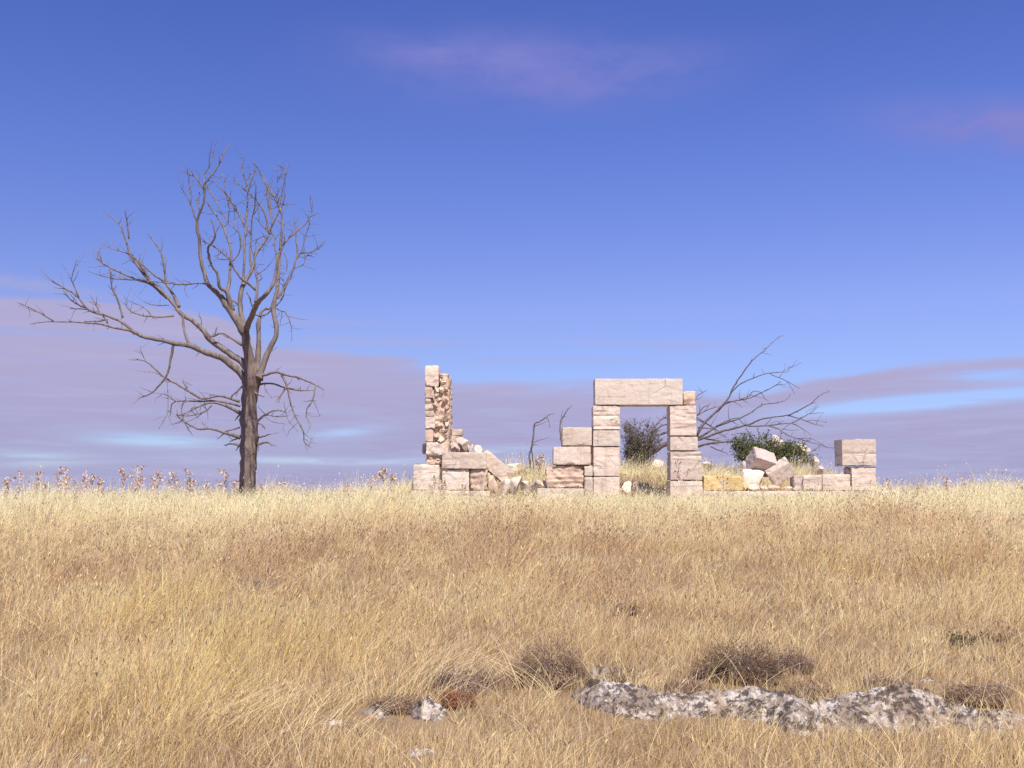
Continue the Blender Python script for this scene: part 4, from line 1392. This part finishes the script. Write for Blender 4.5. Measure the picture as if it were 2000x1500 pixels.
STRAW = np.array([0.785, 0.595, 0.275]); GOLDC = np.array([0.86, 0.655, 0.25]); BROWN = np.array([0.54, 0.35, 0.19])
PALE = np.array([0.89, 0.725, 0.41]); GREYP = np.array([0.60, 0.46, 0.34]); DARK = np.array([0.24, 0.14, 0.07])


def sample_ground(n, d0, d1, power, seed, half=R(33)):
    g = np.random.default_rng(seed)
    e = 2.0 - power
    u = g.random(n)
    d = (d0 ** e + u * (d1 ** e - d0 ** e)) ** (1 / e)
    a = (g.random(n) * 2 - 1) * np.minimum(half - R(4) + 2.0 / d, 1.25)
    return g, d * np.sin(a), d * np.cos(a), d


def field(g, x, y):
    red = np.clip(1.5 * patch(x, y, RED) * sstep(fbm(x + 7, y + 3, 1.6, 3), 0.32, 0.66) + 1.2 * (fbm(x, y, 0.9, 3) - 0.54), 0, 1)
    gold = np.clip(patch(x, y, GOLD) + 1.3 * (fbm(x + 31, y + 9, 0.7, 3) - 0.55), 0, 1)
    shrt = np.clip(patch(x, y, SHORT), 0, 1)
    return red, gold, shrt


def blade_colour(g, n, red, gold, dist, clump=None):
    r = g.random((n, 1)) if clump is None else np.clip(0.6 * clump + 0.4 * g.random((n, 1)), 0, 1)
    base = STRAW * (1 - r) + PALE * r
    c = base * (1 - 0.9 * gold[:, None]) + GOLDC * 0.9 * gold[:, None]
    pick = g.random(n)
    mixr = np.where(pick < 0.18 + 0.62 * red, 0.85, 0.10 + 0.35 * red)[:, None]
    c = c * (1 - mixr) + BROWN * mixr
    if clump is not None:
        c = c * (0.80 + 0.34 * clump)
    gp = (g.random(n) < 0.13)[:, None]
    c = np.where(gp, GREYP, c)
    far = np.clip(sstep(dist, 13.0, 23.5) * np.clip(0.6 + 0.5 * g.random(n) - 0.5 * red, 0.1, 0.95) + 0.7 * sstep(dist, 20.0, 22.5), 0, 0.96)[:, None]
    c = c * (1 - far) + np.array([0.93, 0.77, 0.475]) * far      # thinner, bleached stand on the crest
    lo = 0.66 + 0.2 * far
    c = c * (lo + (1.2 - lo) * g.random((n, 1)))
    return np.clip(c, 0.02, 0.9)


parts = []
# understorey: short, dense, messy
g, x, y, d = sample_ground(235000, 3.4, 31.0, 1.4, 3)
keep = ~in_rocks(x, y)
x, y, d = x[keep], y[keep], d[keep]
n = len(x)
red, gold, shrt = field(g, x, y)
h = g.uniform(0.05, 0.15, n) * (1 + 0.4 * gold) * (1 + 0.012 * d)
ang = g.uniform(0, 2 * np.pi, n); amt = g.uniform(0.1, 1.1, n)
lean = np.stack([np.cos(ang) * amt + 0.18, np.sin(ang) * amt], 1)
wdt = (0.0022 + 0.00028 * d) * g.uniform(0.7, 1.4, n)
root = np.stack([x, y, gh(x, y) - 0.01], 1)
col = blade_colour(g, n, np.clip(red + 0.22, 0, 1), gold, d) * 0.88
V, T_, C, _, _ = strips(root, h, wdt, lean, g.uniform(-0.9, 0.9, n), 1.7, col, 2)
parts.append((V, T_, C))

# tall stand: stalks, many in tussocks, blown to the right
g, tx, ty, td = sample_ground(31000, 3.4, 31.5, 1.35, 4)
stand = fbm(tx, ty, 1.5, 3)                                   # thick and thin places in the stand
cgold = np.clip(patch(tx, ty, GOLD), 0, 1); cshort = np.clip(patch(tx, ty, SHORT), 0, 1)
pk = np.clip(0.16 + 0.95 * sstep(stand, 0.42, 0.60) + 0.7 * cgold - 0.2 * cshort + 0.6 * sstep(td, 17, 23), 0, 1)
tk = g.random(len(tx)) < pk
tx, ty, td, pk = tx[tk], ty[tk], td[tk], pk[tk]
per = 14
cx = np.repeat(tx, per); cy = np.repeat(ty, per); clean = np.repeat(g.normal(0.17, 0.24, len(tx)), per); cly = np.repeat(g.normal(0, 0.22, len(tx)), per)
chh = np.repeat(g.gamma(9.0, 1 / 9.0, len(tx)), per)
ccl = np.repeat(np.clip(0.55 * g.random(len(tx)) + 0.45 * pk, 0, 1), per)
spread = g.normal(0, 0.065, (len(cx), 2)) * (1 + 0.03 * np.repeat(td, per))[:, None]
x = cx + spread[:, 0]; y = cy + spread[:, 1]; d = np.hypot(x, y)
keep = ~in_rocks(x, y)
x, y, d, clean, cly, chh, spread, ccl = x[keep], y[keep], d[keep], clean[keep], cly[keep], chh[keep], spread[keep], ccl[keep]
n = len(x)
red, gold, shrt = field(g, x, y)
h = (0.15 + 0.07 * ccl + 0.19 * gold + 0.04 * red) * chh * g.uniform(0.55, 1.25, n) * (1 - 0.55 * shrt)
h = h * (1 + 0.7 * sstep(d, 16, 23))
h = h * (1 - 0.55 * sstep(y, 22.6, 23.6) * (1 - sstep(y, 25.0, 25.6)) * sstep(x, -2.6, -1.8) * (1 - sstep(x, 8.6, 9.4)))   # trodden short before the walls
lean = np.stack([clean + spread[:, 0] * 1.5 + g.normal(0, 0.14, n) + 0.10 * gold, cly + spread[:, 1] * 1.5 + g.normal(0, 0.14, n)], 1)
# a few lie right over
lay = g.random(n) < 0.05
lean[lay] += g.normal(0, 0.9, (lay.sum(), 2)) + [0.5, 0]
wdt = (0.0017 + 0.00023 * d) * g.uniform(0.7, 1.35, n)
root = np.stack([x, y, gh(x, y) - 0.01], 1)
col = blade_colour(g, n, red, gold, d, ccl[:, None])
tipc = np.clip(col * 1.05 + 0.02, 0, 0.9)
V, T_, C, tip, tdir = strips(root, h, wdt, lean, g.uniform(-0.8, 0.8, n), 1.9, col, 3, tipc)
parts.append((V, T_, C))
# seed heads on some of the stalks
hd = (g.random(n) < 0.20 + 0.35 * red) & (h > 0.13)
tp, tdn = tip[hd], tdir[hd]
tdn = tdn / np.maximum(1e-6, np.linalg.norm(tdn, axis=1))[:, None]
m = len(tp)
sl = (g.uniform(0.020, 0.045, m) * (1 + 0.01 * d[hd]))[:, None]
sw = ((0.0014 + 0.00032 * d[hd]) * g.uniform(0.7, 1.4, m))[:, None]
wv = np.stack([np.ones(m), g.normal(0, 0.5, m), np.zeros(m)], 1)
wv /= np.linalg.norm(wv, axis=1)[:, None]
hv = np.stack([tp - tdn * sl * 0.3, tp + tdn * sl * 0.25 - wv * sw, tp + tdn * sl * 0.25 + wv * sw, tp + tdn * sl], 1).reshape(-1, 3)
hi = (np.array([[0, 2, 1], [1, 2, 3]])[None] + (np.arange(m) * 4)[:, None, None]).reshape(-1, 3)
mixd = g.random((m, 1)) ** 2 * (0.55 + 0.45 * red[hd][:, None])
hc = np.repeat(np.clip(col[hd] * (1 - mixd) + DARK * mixd, 0, 1), 4, axis=0)
parts.append((hv, hi, hc))
# scattered long pale straws lying across
g, x, y, d = sample_ground(3600, 3.6, 24.0, 1.5, 12)
keep = ~in_rocks(x, y); x, y, d = x[keep], y[keep], d[keep]; n = len(x)
red, gold, shrt = field(g, x, y)
sgn = np.where(g.random(n) < 0.75, 1.0, -1.0)
lean = np.stack([sgn * g.uniform(0.4, 1.5, n), g.normal(0, 0.5, n)], 1)
h = g.uniform(0.22, 0.46, n) * (1 - 0.3 * shrt)
V, T_, C, _, _ = strips(np.stack([x, y, gh(x, y) + 0.01], 1), h, (0.0022 + 0.0002 * d), lean, g.uniform(-0.8, 0.8, n), 1.5,
                        np.clip(PALE[None] * g.uniform(0.85, 1.15, (n, 1)), 0, 0.9), 4)
parts.append((V, T_, C))
# the sheaf of long bent straws beside the cushion bush
g = np.random.default_rng(33)
for (bx, by, cnt, lx) in [(905, 1345, 130, 1), (640, 1440, 60, 1), (1340, 1110, 50, 1), (480, 1420, 120, 1), (1000, 1345, 50, -1)]:
    c = G(bx, by)
    x = c.x + g.normal(-0.15 * lx, 0.16, cnt); y = c.y + g.normal(0, 0.22, cnt)
    lean = np.stack([lx * g.uniform(0.3, 1.5, cnt), g.normal(0.15, 0.35, cnt)], 1)
    V, T_, C, _, _ = strips(np.stack([x, y, gh(x, y)], 1), g.uniform(0.2, 0.42, cnt), np.full(cnt, 0.004), lean, g.uniform(-0.6, 0.6, cnt), 1.6,
                            PALE[None] * g.uniform(0.8, 1.1, (cnt, 1)), 5)
    parts.append((V, T_, C))
V, T_, C = join(parts)
grass = tri_mesh('dry_grass', V, T_, C, M['grass'])
tag(grass, 'tall straw-coloured dry grass covering the whole slope', 'grass', kind='stuff')

# ------------------------------------------------------------------ cushion bushes
def cushion(label, px, py, rpx, hpx, col, seed, count=4200, group='dry cushion bushes in the foreground'):
    g = np.random.default_rng(seed)
    c = G(px, py)
    rad = rpx * c.y / F; hh = hpx * c.y / F
    root_ = thing('cushion_bush', label, 'bush', Vector((c.x, c.y, float(gh(c.x, c.y)))), group)
    n = count
    a = g.uniform(0, 2 * np.pi, n); u = g.random(n) ** 0.5
    phi = np.arccos(1 - u * 0.95)
    lump = 1 + 0.34 * (vnoise(np.cos(a) * u * 2.2 + seed, np.sin(a) * u * 2.2 + 5) - 0.5) * 2
    rr = lump * g.uniform(0.72, 1.04, n)
    end = np.stack([np.cos(a) * np.sin(phi) * rad * rr, np.sin(a) * np.sin(phi) * rad * rr * 0.8, np.cos(phi) * hh * rr + 0.01], 1) + np.array(root_.location)
    start = np.array(root_.location) + (end - np.array(root_.location)) * g.uniform(0.62, 0.9, n)[:, None] + g.normal(0, 0.012, (n, 3))
    start = end + g.normal(0, 0.010, (n, 3)) - (end - np.array(root_.location)) * g.uniform(0.02, 0.14, n)[:, None]
    end = end + g.normal(0, 0.016, (n, 3)) * np.array([1, 1, 0.7])
    wv = np.stack([np.cos(a + 1.57), np.sin(a + 1.57), g.normal(0, 0.3, n)], 1) * g.uniform(0.0012, 0.0028, n)[:, None]
    V = np.stack([start - wv, start + wv, end + wv * 0.3], 1).reshape(-1, 3)
    Tn = np.arange(n * 3).reshape(-1, 3)
    cc = np.array(col)[None] * g.uniform(0.55, 1.45, (n, 1))
    pale = g.random(n) < 0.10
    cc[pale] = np.array([0.5, 0.4, 0.31])
    o = tri_mesh('twigs', V, Tn, np.repeat(np.clip(cc, 0, 1), 3, axis=0), M['twig_tint'], root_)
    o['kind'] = 'stuff'
    vs, fs = boulder_shape(rad * 1.2, rad * 0.95, hh * 1.2, 0.3, 3, facets=2)
    mesh_obj('woody_core', [v + root_.location for v in vs], fs, M['core'], root_)
    return root_


M['core'] = plain_mat('woody_core', (0.15, 0.10, 0.07), 0.4, 40)
for args in CUSHIONS:
    cushion(*args)

# ------------------------------------------------------------------ green shrubs and weeds
def shrub(label, name, base, regions, n_leaf, seed, leaf_size=0.03, cat='shrub', cols=None, stems=26, thick=0.010):
    """regions: ellipsoids (px, py, Y, rx, rz, ry) in which the twigs end"""
    g = np.random.default_rng(seed); r = random.Random(seed)
    root_ = thing(name, label, cat, base)
    vs, fs = [], []
    tips = []
    wts = np.array([reg[3] * reg[4] for reg in regions]); wts = wts / wts.sum()
    for s in range(stems):
        reg = regions[int(g.choice(len(regions), p=wts))]
        c = P(reg[0], reg[1], reg[2]); sc = reg[2] / F
        v = Vector((r.gauss(0, 1), r.gauss(0, 1), r.gauss(0, 1))).normalized() * (0.45 + 0.6 * r.random())
        end = c + Vector((v.x * reg[3] * sc, v.y * reg[5], v.z * reg[4] * sc))
        st = Vector(base) + Vector((r.gauss(0, thick * 12), r.gauss(0, thick * 12), -0.05))
        mid = st.lerp(end, 0.5) + Vector((r.gauss(0, thick * 8), r.gauss(0, thick * 8), thick * 8))
        path = [Vector(p) for p in catmull([tuple(st), tuple(mid), tuple(end)], 4)]
        tube(path, [thick * (1 - 0.8 * i / (len(path) - 1)) for i in range(len(path))], 4, 0, 0, vs, fs)
        for _ in range(8):
            i = r.randrange(3, len(path) - 1)
            d = (path[i + 1] - path[i]).normalized() + Vector((r.gauss(0, 0.8), r.gauss(0, 0.8), r.gauss(0.1, 0.6)))
            L = r.uniform(0.10, 0.30) * min(1.0, thick * 100)
            e2 = path[i] + d.normalized() * L
            tube([path[i], path[i].lerp(e2, 0.5) + Vector((0, 0, 0.015)), e2], [thick * 0.5, thick * 0.4, thick * 0.25], 3, 0, 0, vs, fs)
            tips.append((path[i], e2))
        tips.append((path[-3], path[-1]))
    mesh_obj('stems', vs, fs, M['dark_bark'], root_)
    ti = g.integers(0, len(tips), n_leaf)
    A_ = np.array([tuple(t[0]) for t in tips]); B_ = np.array([tuple(t[1]) for t in tips])
    u = g.uniform(0.15, 1.05, (n_leaf, 1))
    c = A_[ti] * (1 - u) + B_[ti] * u + g.normal(0, thick * 3.0, (n_leaf, 3))
    d = g.normal(0, 1, (n_leaf, 3)); d /= np.linalg.norm(d, axis=1)[:, None]
    e = np.cross(d, g.normal(0, 1, (n_leaf, 3))); e /= np.linalg.norm(e, axis=1)[:, None]
    L = leaf_size * g.uniform(0.6, 1.3, (n_leaf, 1))
    V = np.stack([c, c + d * L * 0.5 + e * L * 0.28, c + d * L, c + d * L * 0.5 - e * L * 0.28], 1).reshape(-1, 3)
    Tn = (np.array([[0, 1, 2], [0, 2, 3]])[None] + (np.arange(n_leaf) * 4)[:, None, None]).reshape(-1, 3)
    cols = cols or [(0.16, 0.165, 0.055), (0.11, 0.125, 0.045), (0.24, 0.19, 0.085)]
    cc = np.array(cols)[g.integers(0, len(cols), n_leaf)] * g.uniform(0.6, 1.4, (n_leaf, 1))
    o = tri_mesh('leaves', V, Tn, np.repeat(cc, 4, axis=0), M['leaf'], root_)
    o['kind'] = 'stuff'
    return root_


def on_ground(px, Y):
    p = P(px, 900, Y)
    return Vector((p.x, Y, float(gh(p.x, Y))))


shrub('dense green-brown shrub seen through the doorway', 'green_shrub', on_ground(1240, 28.9),
      [(1238, 855, 28.9, 32, 40, 0.5), (1262, 850, 28.9, 34, 36, 0.5), (1285, 836, 28.9, 16, 22, 0.3), (1228, 838, 28.9, 14, 26, 0.3), (1240, 880, 28.9, 26, 22, 0.4)], 3600, 41, 0.045, stems=120)
shrub('dark green bush on the mound behind the tumbled blocks', 'green_shrub', on_ground(1490, 28.2),
      [(1450, 865, 28.0, 26, 22, 0.4), (1480, 862, 28.2, 32, 22, 0.5), (1450, 885, 27.8, 16, 18, 0.3), (1515, 862, 28.0, 32, 18, 0.5), (1552, 874, 28.0, 28, 17, 0.4), (1582, 890, 28.0, 20, 16, 0.3), (1535, 885, 27.8, 30, 14, 0.4)], 11000, 42, 0.05, stems=120, cols=[(0.15, 0.19, 0.055), (0.10, 0.135, 0.045), (0.21, 0.21, 0.08)])
shrub('small olive-green leafy weed in the grass at the right edge', 'leafy_weed', (lambda q: q)(G(1872, 1268)),
      [(1870, 1250, G(1872, 1268).y, 26, 16, 0.15), (1905, 1240, G(1872, 1268).y, 34, 14, 0.15)], 420, 43, 0.026, 'weed',
      [(0.20, 0.17, 0.055), (0.30, 0.22, 0.09), (0.16, 0.12, 0.05), (0.42, 0.30, 0.18)], stems=14, thick=0.003)
shrub('faded russet leafy weed right of the olive-green weed', 'leafy_weed', G(1955, 1262),
      [(1950, 1246, G(1955, 1262).y, 26, 10, 0.12)], 160, 44, 0.024, 'weed', [(0.40, 0.22, 0.10), (0.30, 0.17, 0.08), (0.5, 0.36, 0.22)], stems=7, thick=0.003)
shrub('small dark weed in the grass above the round cushion bush', 'leafy_weed', G(1218, 1200),
      [(1222, 1192, G(1218, 1200).y, 34, 9, 0.15)], 220, 45, 0.026, 'weed', [(0.24, 0.16, 0.08), (0.34, 0.22, 0.11), (0.18, 0.11, 0.06)], stems=9, thick=0.003)

# ------------------------------------------------------------------ dry thistles
def head_mesh():
    """globe of bracts with a tuft on top"""
    vs, fs = [], []
    r = random.Random(3)
    import bmesh
    bm = bmesh.new()
    bmesh.ops.create_icosphere(bm, subdivisions=1, radius=0.62)
    for v in bm.verts:
        vs.append(Vector((v.co.x, v.co.y, v.co.z * 0.9)))
    fs += [tuple(x.index for x in f.verts) for f in bm.faces]
    bm.free()
    for k_ in range(26):
        d = Vector((r.gauss(0, 1), r.gauss(0, 1), r.gauss(0.35, 0.8))).normalized()
        s = d.cross(Vector((0.3, 0.5, 0.8))).normalized() * 0.16
        b = len(vs)
        vs += [d * 0.45 - s, d * 0.45 + s, d * r.uniform(1.0, 1.35)]
        fs.append((b, b + 1, b + 2))
    me = bpy.data.meshes.new('seed_head')
    me.from_pydata([tuple(v) for v in vs], [], fs)
    me.materials.append(M['thistle_head'])
    return me


HEAD = head_mesh()


def thistle(label, px, ybase, ytop, Y, seed, width=1.0, group='dry thistles along the crest', leafy=1.0):
    r = random.Random(seed)
    base = P(px, ybase, Y)
    gz = float(gh(base.x, Y))
    base.z = min(base.z, gz + 0.02)
    H = P(px, ytop, Y).z - base.z
    t = thing('dry_thistle', label, 'thistle', Vector((base.x, base.y, gz)), group)
    vs, fs, heads, lv, lf = [], [], [], [], []

    def leaf(p, d, L):
        e = d.cross(Vector((r.gauss(0, 1), r.gauss(0, 1), r.gauss(0, 1))))
        if e.length < 1e-4:
            return
        e = e.normalized() * L * 0.17
        b = len(lv)
        dr = Vector((0, 0, -0.35 * L))
        lv.extend([p, p + d * L * 0.45 + e, p + d * L + dr, p + d * L * 0.45 - e, p + d * L * 0.75 + e * 1.4 + dr, p + d * L * 0.75 - e * 1.4 + dr])
        lf.extend([(b, b + 1, b + 2), (b, b + 2, b + 3), (b + 1, b + 4, b + 2), (b + 3, b + 2, b + 5)])

    def stem(p, d, L, rad, level):
        n_ = 5
        path = [p]
        for i in range(n_):
            d = (d + Vector((r.gauss(0, 0.13), r.gauss(0, 0.13), 0.06))).normalized()
            path.append(path[-1] + d * L / n_)
        tube(path, [rad * (1 - 0.5 * i / n_) for i in range(n_ + 1)], 4, 0, 0, vs, fs)
        for i in range(1, n_):
            for _ in range(int(6 * leafy) if level == 0 else int(3 * leafy)):
                a = r.uniform(0, 6.28)
                leaf(path[i].lerp(path[i + 1], r.random()), Vector((math.cos(a), math.sin(a), r.uniform(-0.2, 0.6))).normalized(), r.uniform(0.05, 0.11) * (1.0 if level == 0 else 0.7))
        heads.append((path[-1], r.uniform(0.016, 0.030)))
        if level < 2:
            for i in range(2 if level == 0 else 3, n_):
                for _ in range(2 if level == 0 else 1):
                    if r.random() < 0.8:
                        a = r.uniform(0, 6.28)
                        dd = (d * 0.9 + Vector((math.cos(a), math.sin(a), 0.25)) * 0.75 * width).normalized()
                        stem(path[i], dd, L * r.uniform(0.25, 0.5) * (1.0 - 0.1 * i), rad * 0.6, level + 1)

    stem(base - Vector((0, 0, 0.03)), Vector((r.gauss(0.05, 0.08), r.gauss(0, 0.06), 1)).normalized(), H * 0.98, 0.013, 0)
    mesh_obj('stem', vs, fs, M['thistle_stem'], t)
    if lv:
        o = mesh_obj('leaves', lv, lf, M['thistle_leaf'], t, smooth=False)
        o['kind'] = 'stuff'
    for p, s in heads[:16]:
        hobj = bpy.data.objects.new('seed_head', HEAD)
        link(hobj, t)
        hobj.location = p - Vector(ROOTLOC[t.name])
        hobj.scale = (s, s, s * 1.1)
        hobj.rotation_euler = (r.uniform(-0.5, 0.5), r.uniform(-0.5, 0.5), r.uniform(0, 6))
    return t


ORD = ['first', 'second', 'third', 'fourth', 'fifth', 'sixth', 'seventh', 'eighth', 'ninth', 'tenth', 'eleventh', 'twelfth', 'thirteenth', 'fourteenth', 'fifteenth', 'sixteenth', 'seventeenth', 'eighteenth', 'nineteenth', 'twentieth', 'twenty-first']
row = [(10, 924), (30, 917), (64, 922), (86, 938), (108, 915), (124, 930), (144, 915), (158, 928), (180, 941), (206, 945), (236, 913), (260, 911), (277, 924), (297, 917), (334, 929), (362, 922), (381, 931), (404, 949), (431, 918)]
for i, (px, yt) in enumerate(row):
    thistle('%s dry pale thistle from the left edge along the crest' % ORD[i], px, 980, yt - rnd.uniform(-4, 12), 25.4 + rnd.uniform(-0.5, 0.8), 100 + i, rnd.uniform(0.8, 1.3), leafy=rnd.uniform(0.5, 1.0))
thistle('low dry thistle touching the left side of the dead tree foot', 461, 982, 936, 25.9, 130, 0.8)
thistle('small dry thistle just right of the dead tree foot', 514, 982, 942, 25.8, 131)
thistle('bushier dry thistle right of the dead tree', 534, 982, 934, 25.7, 132)
thistle('reddish dry thistle alone between dead tree and wall stub', 682, 978, 938, 25.2, 133, 1.1)
thistle('tall dry thistle leaning left of the wall stub', 718, 975, 910, 25.3, 134, 1.2)
thistle('dry thistle on the grassy hump close left of the wall stub', 754, 965, 908, 26.0, 135, 1.1)
thistle('small dry thistle between grassy hump and wall stub', 774, 960, 922, 26.0, 136, 1.0)
thistle('dry thistle standing before the lowest left block of the wall stub', 842, 985, 925, 24.6, 137, 0.9, leafy=0.7)
thistle('dry thistle standing before the joint between two wall stub blocks', 861, 985, 934, 24.5, 138, 0.9, leafy=0.7)
thistle('low dry thistle in front of the pale squared block of the wall stub', 906, 985, 943, 24.6, 139, 0.9, leafy=0.6)
thistle('dry thistle at the foot of the bent dead stem', 1050, 910, 885, 27.5, 140, 1.0)
thistle('thin dry thistle in front of the left door jamb opening', 1238, 1003, 938, 23.6, 141, 0.7, leafy=0.8)
thistle('largest branching dry thistle in front of the right door jamb', 1348, 990, 890, 23.8, 142, 1.5, leafy=0.5)
thistle('slender dry thistle in front of the yellowish blocks', 1404, 1002, 926, 23.6, 143, 0.9, leafy=0.3)
thistle('small dry thistle right of the stone pier', 1733, 978, 932, 25.6, 144, 1.1, leafy=0.4)
thistle('low dry thistle in grass further right of the stone pier', 1786, 978, 943, 25.4, 145, 1.1, leafy=0.4)
thistle('left of two dry thistles near the right edge on the crest', 1852, 985, 932, 25.0, 146, 0.9, leafy=0.8)
thistle('taller dry thistle with russet heads near the right edge', 1880, 1000, 929, 24.4, 147, 0.9, leafy=0.8)
thistle('dry thistle at the right frame edge on the crest', 1992, 980, 936, 25.4, 148, 1.0, leafy=0.6)
